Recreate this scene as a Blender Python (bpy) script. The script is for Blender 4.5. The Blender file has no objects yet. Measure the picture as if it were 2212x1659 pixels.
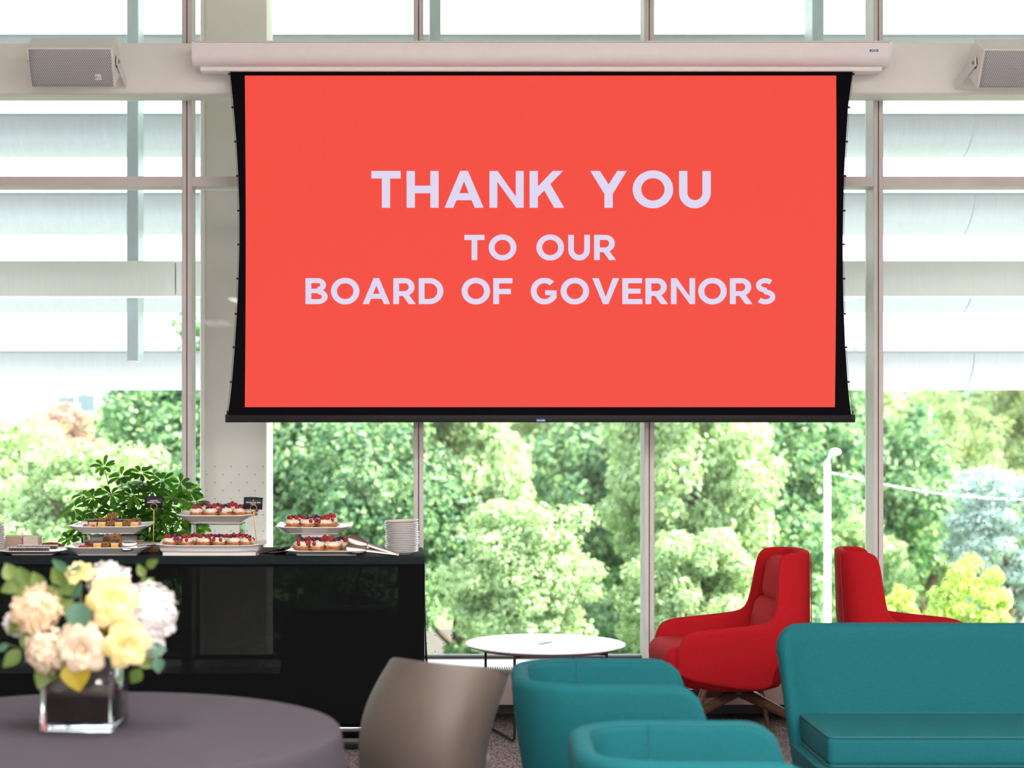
import bpy, bmesh, math, random
import numpy as np
from mathutils import Vector, Matrix, Euler, noise

# ------------------------------------------------------------------ camera, sky, sun, exposure
SC = bpy.context.scene
COL = SC.collection
F, PX, PY, EYE = 4165.0, 890.0, 870.0, 1.60      # focal length and vanishing point of the photograph (2212 x 1659)
cam = bpy.data.cameras.new('camera')
cam.sensor_fit = 'HORIZONTAL'; cam.sensor_width = 36.0
cam.lens = F / 2212 * 36.0
cam.shift_x = (1106 - PX) / 2212
cam.shift_y = (PY - 829.5) / 2212
cam.clip_start = 0.1; cam.clip_end = 6000
cam.dof.use_dof = True; cam.dof.focus_distance = 9.1; cam.dof.aperture_fstop = 2.5
camo = bpy.data.objects.new('camera', cam); COL.objects.link(camo)
camo.location = (0, 0, EYE); camo.rotation_euler = (math.pi/2, 0, 0)
SC.camera = camo

W = bpy.data.worlds.new('sky'); SC.world = W; W.use_nodes = True
bgn = W.node_tree.nodes['Background']
bgn.inputs[0].default_value = (0.86, 0.94, 1.0, 1); bgn.inputs[1].default_value = 5.0

sun = bpy.data.lights.new('sun', 'SUN'); sun.energy = 24.0; sun.angle = 0.012; sun.color = (1, 0.95, 0.84)
suno = bpy.data.objects.new('sun', sun); COL.objects.link(suno)
suno.location = (20, 20, 30)
suno.rotation_euler = Vector((-0.80, 0.12, -0.85)).to_track_quat('-Z', 'Y').to_euler()

PANEL_W = 108.0                                     # watts of each ceiling light
HIGH_FILL_W = 42.0                                      # watts of each added fill light in the high ceiling
SC.view_settings.view_transform = 'Standard'; SC.view_settings.look = 'None'
SC.view_settings.exposure = 0.0; SC.view_settings.gamma = 1.0
SC.view_settings.use_curve_mapping = False
cy = SC.cycles
cy.max_bounces = 8; cy.diffuse_bounces = 4; cy.glossy_bounces = 4; cy.transmission_bounces = 8
cy.transparent_max_bounces = 24; cy.caustics_reflective = False; cy.caustics_refractive = False
cy.sample_clamp_indirect = 6.0

# ------------------------------------------------------------------ helpers
def at(px, py, d):
    return Vector(((px - PX) * d / F, d, EYE - (py - PY) * d / F))

def label(o, lab=None, cat=None, group=None, kind=None):
    if lab: o['label'] = lab
    if cat: o['category'] = cat
    if group: o['group'] = group
    if kind: o['kind'] = kind
    return o

def thing(name, lab, cat, loc=(0, 0, 0), rz=0.0, group=None, kind=None):
    o = bpy.data.objects.new(name, None); COL.objects.link(o)
    o.location = loc; o.rotation_euler = (0, 0, rz); o.empty_display_size = 0.05
    return label(o, lab, cat, group, kind)

class MB:
    def __init__(s): s.v = []; s.f = []
    def add(s, vs, fs, M=None):
        n = len(s.v)
        if M is not None: vs = [M @ Vector(v) for v in vs]
        s.v += [tuple(v) for v in vs]; s.f += [tuple(i + n for i in f) for f in fs]
        return s
    def box(s, x0, x1, y0, y1, z0, z1, M=None):
        v = [(x0,y0,z0),(x1,y0,z0),(x1,y1,z0),(x0,y1,z0),(x0,y0,z1),(x1,y0,z1),(x1,y1,z1),(x0,y1,z1)]
        return s.add(v, [(0,3,2,1),(4,5,6,7),(0,1,5,4),(1,2,6,5),(2,3,7,6),(3,0,4,7)], M)
    def rbox(s, c, size, r, seg=4, M=None):
        bm = bmesh.new(); bmesh.ops.create_cube(bm, size=1)
        for v in bm.verts: v.co = Vector((v.co.x*size[0], v.co.y*size[1], v.co.z*size[2]))
        bmesh.ops.bevel(bm, geom=bm.edges[:], offset=r, segments=seg, profile=0.5, affect='EDGES')
        for v in bm.verts: v.co += Vector(c)
        bm.verts.index_update()
        s.add([v.co.copy() for v in bm.verts], [[v.index for v in f.verts] for f in bm.faces], M)
        bm.free(); return s
    def rings(s, rings, closed=True, cap0=True, cap1=True, M=None):
        n = len(rings[0]); v = [p for r in rings for p in r]; f = []
        for i in range(len(rings)-1):
            for j in range(n if closed else n-1):
                a, b = i*n+j, i*n+(j+1) % n
                f.append((a, b, b+n, a+n))
        if cap0: f.append(tuple(reversed(range(n))))
        if cap1: f.append(tuple(range((len(rings)-1)*n, len(rings)*n)))
        return s.add(v, f, M)
    def lathe(s, prof, n=32, c=(0,0,0), M=None, cap=True):
        R = [[(c[0]+r*math.cos(2*math.pi*k/n), c[1]+r*math.sin(2*math.pi*k/n), c[2]+z) for k in range(n)] for r, z in prof]
        return s.rings(R, True, cap, cap, M)
    def tube(s, pts, r, n=8, closed=False, cap=True, M=None):
        pts = [Vector(p) for p in pts]; R = []
        m = len(pts); up = None
        for i, p in enumerate(pts):
            if closed: t = pts[(i+1) % m] - pts[i-1]
            else: t = pts[min(i+1, m-1)] - pts[max(i-1, 0)]
            t.normalize()
            if up is None:
                up = Vector((0,0,1)) if abs(t.z) < .9 else Vector((1,0,0))
            a = t.cross(up); 
            if a.length < 1e-6: a = t.orthogonal()
            a.normalize(); b = a.cross(t).normalized(); up = b
            rr = r[i] if isinstance(r, (list, tuple)) else r
            R.append([tuple(p + a*rr*math.cos(2*math.pi*k/n) + b*rr*math.sin(2*math.pi*k/n)) for k in range(n)])
        if closed: R.append(R[0])
        return s.rings(R, True, cap and not closed, cap and not closed, M)
    def ball(s, c, r, nu=12, nv=8, M=None, bump=0, fr=6, seed=0):
        if not isinstance(r, (tuple, list)): r = (r, r, r)
        v = [];
        for i in range(nv+1):
            th = math.pi*i/nv
            for j in range(nu):
                ph = 2*math.pi*j/nu
                d = Vector((math.sin(th)*math.cos(ph), math.sin(th)*math.sin(ph), math.cos(th)))
                k = 1 + (bump*noise.noise(d*fr*.5 + Vector((seed, seed*1.7, 0))) if bump else 0)
                v.append((c[0]+d.x*r[0]*k, c[1]+d.y*r[1]*k, c[2]+d.z*r[2]*k))
        f = []
        for i in range(nv):
            for j in range(nu):
                a, b = i*nu+j, i*nu+(j+1) % nu
                f.append((a, a+nu, b+nu, b))
        return s.add(v, f, M)
    def grid(s, P, M=None, closed_u=False):
        nu, nv = len(P), len(P[0]); v = [p for r in P for p in r]; f = []
        for i in range(nu if closed_u else nu-1):
            for j in range(nv-1):
                a = i*nv+j; b = ((i+1) % nu)*nv+j
                f.append((a, b, b+1, a+1))
        return s.add(v, f, M)
    def poly(s, pts, z0, z1, M=None):
        n = len(pts)
        v = [(x, y, z0) for x, y in pts] + [(x, y, z1) for x, y in pts]
        f = [tuple(range(n-1, -1, -1)), tuple(range(n, 2*n))] + [(i, (i+1) % n, n+(i+1) % n, n+i) for i in range(n)]
        return s.add(v, f, M)
    def build(s, name, mat, parent=None, smooth=35, weld=True, sub=0, solid=0):
        me = bpy.data.meshes.new(name)
        me.from_pydata(s.v, [], s.f)
        bm = bmesh.new(); bm.from_mesh(me)
        if weld: bmesh.ops.remove_doubles(bm, verts=bm.verts[:], dist=1e-5)
        bmesh.ops.recalc_face_normals(bm, faces=bm.faces[:])
        bm.to_mesh(me); bm.free()
        if smooth:
            me.shade_smooth()
            if smooth < 180 and not sub: me.set_sharp_from_angle(angle=math.radians(smooth))
        me.materials.append(mat)
        o = bpy.data.objects.new(name, me); COL.objects.link(o)
        if solid:
            m = o.modifiers.new('solid', 'SOLIDIFY'); m.thickness = solid; m.offset = 0
        if sub:
            m = o.modifiers.new('sub', 'SUBSURF'); m.levels = sub; m.render_levels = sub
        if parent is not None: o.parent = parent
        return o

def np_mesh(name, verts, faces, mat, parent=None):
    k = faces.shape[1]
    me = bpy.data.meshes.new(name)
    me.vertices.add(len(verts)); me.vertices.foreach_set('co', verts.astype(np.float32).ravel())
    me.loops.add(faces.size); me.loops.foreach_set('vertex_index', faces.astype(np.int32).ravel())
    me.polygons.add(len(faces)); me.polygons.foreach_set('loop_start', np.arange(0, faces.size, k, dtype=np.int32))
    me.update(calc_edges=True); me.validate()
    me.materials.append(mat)
    o = bpy.data.objects.new(name, me); COL.objects.link(o)
    if parent is not None: o.parent = parent
    return o

KIDS = {}
def children(o): return [c for c in bpy.data.objects if c.parent is o]
def dup(o, loc=None, rz=None, lab=None, scale=None, parent=None):
    c = o.copy(); COL.objects.link(c)
    if parent is not None: c.parent = parent
    if loc is not None: c.location = loc
    if rz is not None: c.rotation_euler = (0, 0, rz)
    if scale is not None: c.scale = scale if isinstance(scale, (tuple, list)) else (scale,)*3
    if lab: c['label'] = lab
    if o.name not in KIDS: KIDS[o.name] = children(o)
    for ch in KIDS[o.name]: dup(ch, parent=c)
    return c

ORD = ['first','second','third','fourth','fifth','sixth','seventh','eighth','ninth','tenth','eleventh','twelfth',
       'thirteenth','fourteenth','fifteenth','sixteenth','seventeenth','eighteenth','nineteenth','twentieth']

# ------------------------------------------------------------------ materials
def srgb(r, g, b):
    f = lambda c: (c/255)/12.92 if c/255 <= .04045 else ((c/255+.055)/1.055)**2.4
    return (f(r), f(g), f(b))
def nodes(name):
    m = bpy.data.materials.new(name); m.use_nodes = True
    return m, m.node_tree, m.node_tree.nodes['Principled BSDF']
def mat(name, col, rough=.6, var=.0, vscale=20, bump=0, bscale=200, metal=0, spec=.5, stretch=(1,1,1), sheen=0, coat=0, dark=None):
    m, nt, b = nodes(name)
    b.inputs['Roughness'].default_value = rough; b.inputs['Metallic'].default_value = metal
    b.inputs['Specular IOR Level'].default_value = spec
    b.inputs['Base Color'].default_value = (*col, 1)
    if sheen: b.inputs['Sheen Weight'].default_value = sheen
    if coat: b.inputs['Coat Weight'].default_value = coat
    tc = nt.nodes.new('ShaderNodeTexCoord'); mp = nt.nodes.new('ShaderNodeMapping')
    mp.inputs['Scale'].default_value = stretch
    nt.links.new(tc.outputs['Object'], mp.inputs[0])
    if var or dark:
        n = nt.nodes.new('ShaderNodeTexNoise'); n.inputs['Scale'].default_value = vscale; n.inputs['Detail'].default_value = 6
        r = nt.nodes.new('ShaderNodeValToRGB')
        lo = dark if dark else tuple(c*(1-var) for c in col); hi = tuple(min(1, c*(1+var)) for c in col)
        r.color_ramp.elements[0].color = (*lo, 1); r.color_ramp.elements[1].color = (*hi, 1)
        r.color_ramp.elements[0].position = .3; r.color_ramp.elements[1].position = .7
        nt.links.new(mp.outputs[0], n.inputs['Vector']); nt.links.new(n.outputs['Fac'], r.inputs[0])
        nt.links.new(r.outputs[0], b.inputs['Base Color'])
    if bump:
        n2 = nt.nodes.new('ShaderNodeTexNoise'); n2.inputs['Scale'].default_value = bscale; n2.inputs['Detail'].default_value = 3
        bp = nt.nodes.new('ShaderNodeBump'); bp.inputs['Strength'].default_value = bump; bp.inputs['Distance'].default_value = .002
        nt.links.new(mp.outputs[0], n2.inputs['Vector']); nt.links.new(n2.outputs['Fac'], bp.inputs['Height'])
        nt.links.new(bp.outputs[0], b.inputs['Normal'])
    return m
def fabric(name, col, var=.12, scale=260):
    """woven cloth: two crossed stretched noises"""
    m, nt, b = nodes(name)
    b.inputs['Roughness'].default_value = .9; b.inputs['Specular IOR Level'].default_value = .15
    b.inputs['Sheen Weight'].default_value = .06; b.inputs['Sheen Roughness'].default_value = .4
    b.inputs['Sheen Tint'].default_value = (*[min(1, c*2+.1) for c in col], 1)
    tc = nt.nodes.new('ShaderNodeTexCoord'); fs = []
    for st in ((1, 1, .12), (.12, .12, 1)):
        mp = nt.nodes.new('ShaderNodeMapping'); mp.inputs['Scale'].default_value = st
        n = nt.nodes.new('ShaderNodeTexNoise'); n.inputs['Scale'].default_value = scale; n.inputs['Detail'].default_value = 2
        nt.links.new(tc.outputs['Object'], mp.inputs[0]); nt.links.new(mp.outputs[0], n.inputs['Vector']); fs.append(n.outputs['Fac'])
    ad = nt.nodes.new('ShaderNodeMath'); ad.operation = 'ADD'
    nt.links.new(fs[0], ad.inputs[0]); nt.links.new(fs[1], ad.inputs[1])
    mr = nt.nodes.new('ShaderNodeMapRange'); mr.inputs['From Min'].default_value = .6; mr.inputs['From Max'].default_value = 1.4
    nt.links.new(ad.outputs[0], mr.inputs['Value'])
    r = nt.nodes.new('ShaderNodeValToRGB')
    r.color_ramp.elements[0].color = (*[c*(1-var) for c in col], 1); r.color_ramp.elements[1].color = (*[c*(1+var) for c in col], 1)
    nt.links.new(mr.outputs[0], r.inputs[0]); nt.links.new(r.outputs[0], b.inputs['Base Color'])
    bp = nt.nodes.new('ShaderNodeBump'); bp.inputs['Strength'].default_value = .25; bp.inputs['Distance'].default_value = .001
    nt.links.new(mr.outputs[0], bp.inputs['Height']); nt.links.new(bp.outputs[0], b.inputs['Normal'])
    return m
def leaf_mat(name, cols, rough=.45, trans=.5, tcol=None, spec=.4):
    """leaf colours vary from leaf to leaf; light shines through the blade"""
    m = bpy.data.materials.new(name); m.use_nodes = True; nt = m.node_tree
    b = nt.nodes['Principled BSDF']; out = nt.nodes['Material Output']
    b.inputs['Roughness'].default_value = rough; b.inputs['Specular IOR Level'].default_value = spec
    g = nt.nodes.new('ShaderNodeNewGeometry'); r = nt.nodes.new('ShaderNodeValToRGB')
    e = r.color_ramp.elements
    while len(e) < len(cols): e.new(.5)
    for i, c in enumerate(cols): e[i].position = i/(len(cols)-1); e[i].color = (*c, 1)
    nt.links.new(g.outputs['Random Per Island'], r.inputs[0]); nt.links.new(r.outputs[0], b.inputs['Base Color'])
    t = nt.nodes.new('ShaderNodeBsdfTranslucent')
    mx = nt.nodes.new('ShaderNodeMix'); mx.data_type = 'RGBA'; mx.blend_type = 'MULTIPLY'; mx.inputs[0].default_value = 1
    nt.links.new(r.outputs[0], mx.inputs[6]); mx.inputs[7].default_value = (*(tcol or (1.6, 1.5, .6)), 1)
    nt.links.new(mx.outputs[2], t.inputs['Color'])
    ms = nt.nodes.new('ShaderNodeMixShader'); ms.inputs[0].default_value = trans
    nt.links.new(b.outputs[0], ms.inputs[1]); nt.links.new(t.outputs[0], ms.inputs[2]); nt.links.new(ms.outputs[0], out.inputs[0])
    return m
def pane_mat(name, tint, refl, dust_glare=0.0):
    """clear pane: see-through, mirror-like at grazing angles, with a thin dusty haze mixed in to imitate veiling glare"""
    m = bpy.data.materials.new(name); m.use_nodes = True; nt = m.node_tree
    nt.nodes.remove(nt.nodes['Principled BSDF']); out = nt.nodes['Material Output']
    t = nt.nodes.new('ShaderNodeBsdfTransparent'); t.inputs[0].default_value = (*tint, 1)
    g = nt.nodes.new('ShaderNodeBsdfGlossy'); g.inputs['Roughness'].default_value = .0
    lw = nt.nodes.new('ShaderNodeFresnel'); lw.inputs[0].default_value = 1.25
    mu = nt.nodes.new('ShaderNodeMath'); mu.operation = 'MULTIPLY'; mu.inputs[1].default_value = refl
    ms = nt.nodes.new('ShaderNodeMixShader')
    nt.links.new(lw.outputs[0], mu.inputs[0]); nt.links.new(mu.outputs[0], ms.inputs[0])
    nt.links.new(t.outputs[0], ms.inputs[1]); nt.links.new(g.outputs[0], ms.inputs[2]); last = ms
    if dust_glare:  # translucent haze that lifts the darks, standing in for veiling glare
        d = nt.nodes.new('ShaderNodeBsdfTranslucent'); d.inputs[0].default_value = (.9, .95, 1, 1)
        m2 = nt.nodes.new('ShaderNodeMixShader'); m2.inputs[0].default_value = dust_glare
        nt.links.new(ms.outputs[0], m2.inputs[1]); nt.links.new(d.outputs[0], m2.inputs[2]); last = m2
    nt.links.new(last.outputs[0], out.inputs[0])
    return m
def emit_mat(name, ecol, estr, col=(.5,.5,.5), rough=.8):
    m, nt, b = nodes(name)
    b.inputs['Base Color'].default_value = (*col, 1); b.inputs['Roughness'].default_value = rough
    b.inputs['Specular IOR Level'].default_value = .1
    b.inputs['Emission Color'].default_value = (*ecol, 1); b.inputs['Emission Strength'].default_value = estr
    return m

M_TEAL = fabric('teal_wool', (.007, .097, .114))
M_TEALSEAM = mat('teal_piping', (.012, .10, .12), .9)
M_RED = fabric('red_wool', (.36, .007, .012))
M_REDSEAM = mat('red_piping', (.30, .008, .012), .9)
M_WOOD = mat('walnut', (.105, .05, .026), .45, dark=(.04, .018, .009), vscale=14, stretch=(1.2, 12, 12), bump=.1, bscale=60)
M_FRAME = mat('window_frame_paint', (.60, .555, .555), .5, var=.05, vscale=6, bump=.03, bscale=300)
M_GROOVE = mat('rubber_gasket', (.05, .045, .045), .7)
M_BEAM = mat('beam_paint', (.84, .835, .81), .55, var=.03, vscale=3, bump=.04, bscale=200)
M_SILL = mat('sill_white', (.82, .82, .84), .3, var=.02)
M_HEATER = mat('heater_enamel', (.47, .36, .345), .45, var=.03)
M_BLACK = mat('black_metal', (.012, .012, .014), .35, var=.1)
M_BLACKP = mat('black_plastic', (.007, .007, .008), .55, spec=.25)
M_CHROME = mat('chrome', (.58, .58, .60), .2, metal=1)
M_STEEL = mat('brushed_steel', (.40, .35, .31), .30, metal=1, var=.08, vscale=40, stretch=(1, 20, 20))
M_GOLD = mat('brass_wire', (.72, .52, .22), .3, metal=1)
M_CHINA = mat('white_china', (.80, .78, .78), .16, var=.01, spec=.5, coat=.3)
M_WHITETOP = mat('white_laminate', (.86, .86, .88), .2, var=.01)
M_TOPEDGE = mat('laminate_edge', (.42, .33, .36), .5)
M_CASE = mat('screen_case_white', (.88, .84, .85), .42, var=.015)
M_SCREENBLACK = mat('black_masking_cloth', (.004, .004, .006), .95, var=.2, vscale=300, spec=.08)
M_BLUE = mat('blue_badge', (.015, .13, .42), .5)
M_WHITE = mat('white_print', (.8, .82, .85), .6)
M_SPEAKER = mat('speaker_white', (.84, .83, .83), .45, var=.02, bump=.05, bscale=500)
M_CONC = mat('pale_concrete', (.92, .85, .83), .8, var=.04, vscale=5, bump=.12, bscale=120)
M_LOUVRE = mat('louvre_white', (.60, .625, .66), .5, var=.04, vscale=9, stretch=(6, 1, .4))
M_OUTBEAM = mat('outer_beam_paint', (.86, .87, .87), .55, var=.03, vscale=14, stretch=(8, 1, .4))
M_POST = mat('outer_post_paint', (.45, .52, .57), .5, var=.03)
M_WALL = mat('wall_paint', (.62, .59, .57), .8, var=.02, bump=.05, bscale=200)
M_CEIL = mat('ceiling_paint', (.74, .73, .71), .85, var=.02)
M_KRAFT = mat('kraft_paper', (.50, .37, .28), .85, var=.06, vscale=30, stretch=(1, 1, 30))
M_PAPERW = mat('napkin_paper', (.66, .58, .52), .9, var=.04, vscale=30, stretch=(1, 1, 30))
M_CARD = mat('black_card', (.008, .009, .016), .6)
M_TEAK = mat('sign_base_wood', (.22, .062, .024), .55, var=.2, vscale=20, stretch=(1, 10, 10))
M_CREAM = mat('whipped_cream', (.80, .70, .58), .5, var=.03, bump=.25, bscale=120)
M_PASTRY = mat('golden_pastry', (.56, .25, .07), .65, dark=(.33, .11, .025), vscale=60, bump=.4, bscale=160)
M_RASP = mat('raspberry_red', (.33, .012, .022), .4, var=.25, vscale=220, bump=.8, bscale=420)
M_STRAW = mat('strawberry_red', (.50, .012, .012), .3, var=.2, vscale=200, bump=.35, bscale=300)
M_BLUEB = mat('blueberry_skin', (.012, .014, .05), .45, var=.5, vscale=120)
M_LEMON = mat('lemon_filling', (.72, .40, .06), .5, var=.08, vscale=80)
M_ICING = mat('icing_sugar_top', (.74, .66, .55), .7, var=.05, vscale=90, bump=.3, bscale=300)
M_CRUMB = mat('oat_crumble', (.42, .21, .06), .85, dark=(.17, .07, .02), vscale=150, bump=1, bscale=230)
M_CHOC = mat('dark_chocolate', (.06, .028, .018), .4, var=.3, vscale=80)
M_CHOCTOP = mat('chocolate_glaze', (.22, .10, .075), .4, var=.2, vscale=60)
M_GREENCAP = mat('strawberry_leaf', (.12, .28, .03), .6)
M_GREYCLOTH = fabric('grey_table_linen', (.058, .050, .063), .06, 180)
M_PLASTIC = mat('taupe_plastic', (.076, .060, .050), .5, var=.03, bump=.05, bscale=600)
M_SOIL = mat('dark_liner', (.018, .009, .007), .5, var=.3, vscale=20)
M_ASPHALT = mat('asphalt', (.055, .045, .036), .9, var=.1, vscale=2)
M_BARK = mat('bark', (.10, .07, .05), .9, var=.4, vscale=8, stretch=(4, 4, .6), bump=.5, bscale=20)
M_POLE = mat('lamp_post_paint', (.80, .80, .80), .5)
M_BRICK = mat('red_brick', (.50, .20, .15), .9, var=.25, vscale=9)
M_ROOF = mat('roof_shingle', (.22, .19, .18), .9, var=.2, vscale=6)
M_SIDING = mat('pale_siding', (.72, .66, .62), .8, var=.05)
M_TOWER = mat('pale_tower', (.155, .185, .235), .8, var=.03, vscale=.1)
M_TOWERGLASS = mat('tower_window', (.13, .18, .25), .3)
M_GLASS = pane_mat('window_glass', (.955, .975, .965), .6, .0045)
M_ACRYL = pane_mat('acrylic', (.90, .94, .92), 1.2)
M_PANEL = emit_mat('light_diffuser', (1, .93, .86), 14.0, (.8, .8, .8))
# ------------------------------------------------------------------ room shell
YG = 10.20                                           # glass plane
def struct(name, mb, m, lab, cat, parent=None, **k):
    o = mb.build(name, m, parent, **k)
    if parent is None: label(o, lab, cat, kind='structure')
    return o
# carpet: loop-pile speckle of warm and cool greys
m, nt, b = nodes('carpet')
b.inputs['Roughness'].default_value = .95; b.inputs['Specular IOR Level'].default_value = .1
tc = nt.nodes.new('ShaderNodeTexCoord')
n1 = nt.nodes.new('ShaderNodeTexVoronoi'); n1.inputs['Scale'].default_value = 150
mp = nt.nodes.new('ShaderNodeMapping'); mp.inputs['Scale'].default_value = (1, .55, 1)
r1 = nt.nodes.new('ShaderNodeValToRGB'); e = r1.color_ramp.elements
for i in range(3): e.new(.5)
for i, (p, c) in enumerate([(0, (.05, .042, .045)), (.3, (.15, .12, .12)), (.55, (.25, .19, .17)), (.8, (.32, .28, .29)), (1, (.12, .09, .10))]):
    e[i].position = p; e[i].color = (*c, 1)
sp = nt.nodes.new('ShaderNodeSeparateColor')
nt.links.new(tc.outputs['Object'], mp.inputs[0]); nt.links.new(mp.outputs[0], n1.inputs['Vector'])
nt.links.new(n1.outputs['Color'], sp.inputs[0]); nt.links.new(sp.outputs[0], r1.inputs[0]); nt.links.new(r1.outputs[0], b.inputs['Base Color'])
bp = nt.nodes.new('ShaderNodeBump'); bp.inputs['Strength'].default_value = .6; bp.inputs['Distance'].default_value = .003
nt.links.new(n1.outputs['Distance'], bp.inputs['Height']); nt.links.new(bp.outputs[0], b.inputs['Normal'])
M_CARPET = m

RX0, RX1, RY0, RZ1 = -5.0, 6.2, -8.5, 4.35
YS, ZS = 1.8, 2.75                                    # the back of the lounge lies under a lower ceiling
struct('floor', MB().box(RX0, RX1, RY0, 10.30, -.12, 0), M_CARPET, 'grey brown speckled loop carpet floor', 'floor')
struct('ceiling', MB().box(RX0-.2, RX1+.2, YS-.2, 10.30, RZ1, RZ1+.2).box(RX0-.2, RX1+.2, YS-.2, YS, ZS, RZ1).box(RX0-.2, RX1+.2, RY0-.2, YS, ZS, ZS+.2), M_CEIL, 'white ceiling of the lounge, stepping down behind the camera', 'ceiling')
struct('wall_left', MB().box(RX0-.2, RX0, RY0, 10.30, 0, RZ1), M_WALL, 'pale painted side wall on the buffet side', 'wall')
struct('wall_right', MB().box(RX1, RX1+.2, RY0, 10.30, 0, RZ1), M_WALL, 'pale painted side wall on the sofa side', 'wall')
struct('wall_back', MB().box(RX0-.2, RX1+.2, RY0-.2, RY0, 0, RZ1), M_WALL, 'pale painted wall opposite the windows', 'wall')
struct('trim_11', MB().box(RX0-.2, RX1+.2, 10.0, 13.6, 4.56, 4.75), M_CONC, 'unseen overhang slab added above the glass wall to block the sun', 'sun blocker')  # unseen slab, added to keep direct sun off the glass and room
struct('trim_12', MB().box(RX0-.2, RX1+.2, 10.16, 10.36, -1.5, -.001).box(RX0-.2, RX1+.2, 10.22, 10.36, 0, .25), M_CONC, 'concrete apron below the window sill', 'wall')

# mullions: two half profiles with a dark gasket between
MULL = [-4.783, -3.58, -2.377, -1.174, .034, 1.237, 2.431, 3.634, 4.837, 6.04]
MNAME = ['', '', 'outside the photo at the buffet end', 'next to the pale pillar behind the plant', 'behind the plate stack and screen',
         'beside the round white table', 'behind the pair of red chairs', 'outside the photo at the sofa end', '', '']
for i, x in enumerate(MULL):
    mb = MB()
    for s in (-1, 1):
        a, c = sorted((x + s*.0022, x + s*.026))
        mb.rbox(((a+c)/2, 10.115, 2.30), (c-a, .13, 4.10), .002, 1).box(a+.0, c, 10.18, 10.235, .25, 4.35)
    t = struct('trim_%d' % (i+1), mb, M_FRAME, 'vertical grey window mullion ' + (MNAME[i] or 'number %d from the buffet end' % (i+1)), 'mullion')
    struct('gasket', MB().box(x-.003, x+.003, 10.056, 10.10, .25, 4.35), M_GROOVE, None, None, t)
# horizontals: sill rail, transom
mb, mg = MB(), MB()
for a, c in zip(MULL[:-1], MULL[1:]):
    mb.box(a+.026, c-.026, 10.05, 10.235, 2.729, 2.780)
t = struct('trim_13', mb, M_FRAME, 'horizontal grey window transom running behind the screen', 'transom')
mb = MB()
for a, c in zip(MULL[:-1], MULL[1:]): mb.box(a+.026, c-.026, 10.16, 10.235, .252, .264)
t = struct('trim_14', mb, M_GROOVE, 'dark gasket rail along the bottom of the glass', 'rail')
# panes with staggered frit dots
for i, (a, c) in enumerate(zip(MULL[:-1], MULL[1:])):
    w = thing('window_%d' % (i+1), 'clear floor-to-ceiling glass bay number %d counted from the buffet end' % (i+1), 'window', ((a+c)/2, YG, 0), kind='structure')
    h = (c-a)/2 - .026
    MB().box(-h, h, 0, .008, .264, 2.729).build('glass', M_GLASS, w, smooth=0)
    MB().box(-h, h, 0, .008, 2.780, 4.345).build('glass', M_GLASS, w, smooth=0)
    if 1 <= i <= 7:
        vs, fs = [], []
        for r in range(24):
            for k in range(15):
                x = -h + .02 + k*.085 + (.0425 if r % 2 else 0); z = 1.262 - r*.0425
                if x > h-.01: continue
                n = len(vs)
                for q in range(6): vs.append((x + .0030*math.cos(q*math.pi/3), -.0006, z + .0030*math.sin(q*math.pi/3)))
                fs.append(tuple(range(n, n+6)))
        mb = MB().add(vs, fs); o = mb.build('frit_dots', M_GROOVE, w, smooth=0, weld=False); o['kind'] = 'stuff'

# steel beam across the glass
bm_ = []
r = .014; prof = []
for (cyy, cz, a0) in ((9.834+0, 3.173+r, 180), ):
    pass
def beam_profile(y0, y1, z0, z1, r, n=5):
    P = [(y0, z1), (y0, z0+r)]
    P += [(y0+r-r*math.cos(math.pi/2*k/n), z0+r-r*math.sin(math.pi/2*k/n)) for k in range(1, n+1)]
    P += [(y1, z0), (y1, z1)]
    return P
P = beam_profile(9.834, 10.046, 3.173, 3.433, .016)
mb = MB().rings([[(x, y, z) for y, z in P] for x in (RX0, RX1)])
struct('trim_15', mb, M_BEAM, 'wide pale steel beam crossing the windows behind the screen case', 'beam', smooth=40)

# convector cabinet under the windows
h = thing('radiator', 'long low enamel convector cabinet with slotted top under the windows', 'radiator', (0, 9.6, 0), kind='structure')
MB().rbox(((RX0+RX1)/2, .012, .1735), (RX1-RX0, .024, .157), .004, 2).build('front_panel', M_HEATER, h)
MB().box(RX0, RX1, .245, .60, .10, .252).build('sill_board', M_SILL, h)
MB().box(RX0, RX1, .024, .245, .095, .13).build('bottom_panel', M_BLACK, h)
mb = MB()
x = -2.3
while x < 3.7:
    mb.box(x, x+.0062, .026, .244, .236, .2515); x += .0118
mb.box(RX0, RX1, .024, .034, .236, .2515)
mb.build('grille', M_SILL, h, smooth=0, weld=False)['kind'] = 'stuff'
struct('baseboard_front', MB().box(RX0, RX1, 9.93, 10.14, .0, .099), M_BLACK, 'black recessed kick base below the convector', 'baseboard')

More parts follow.
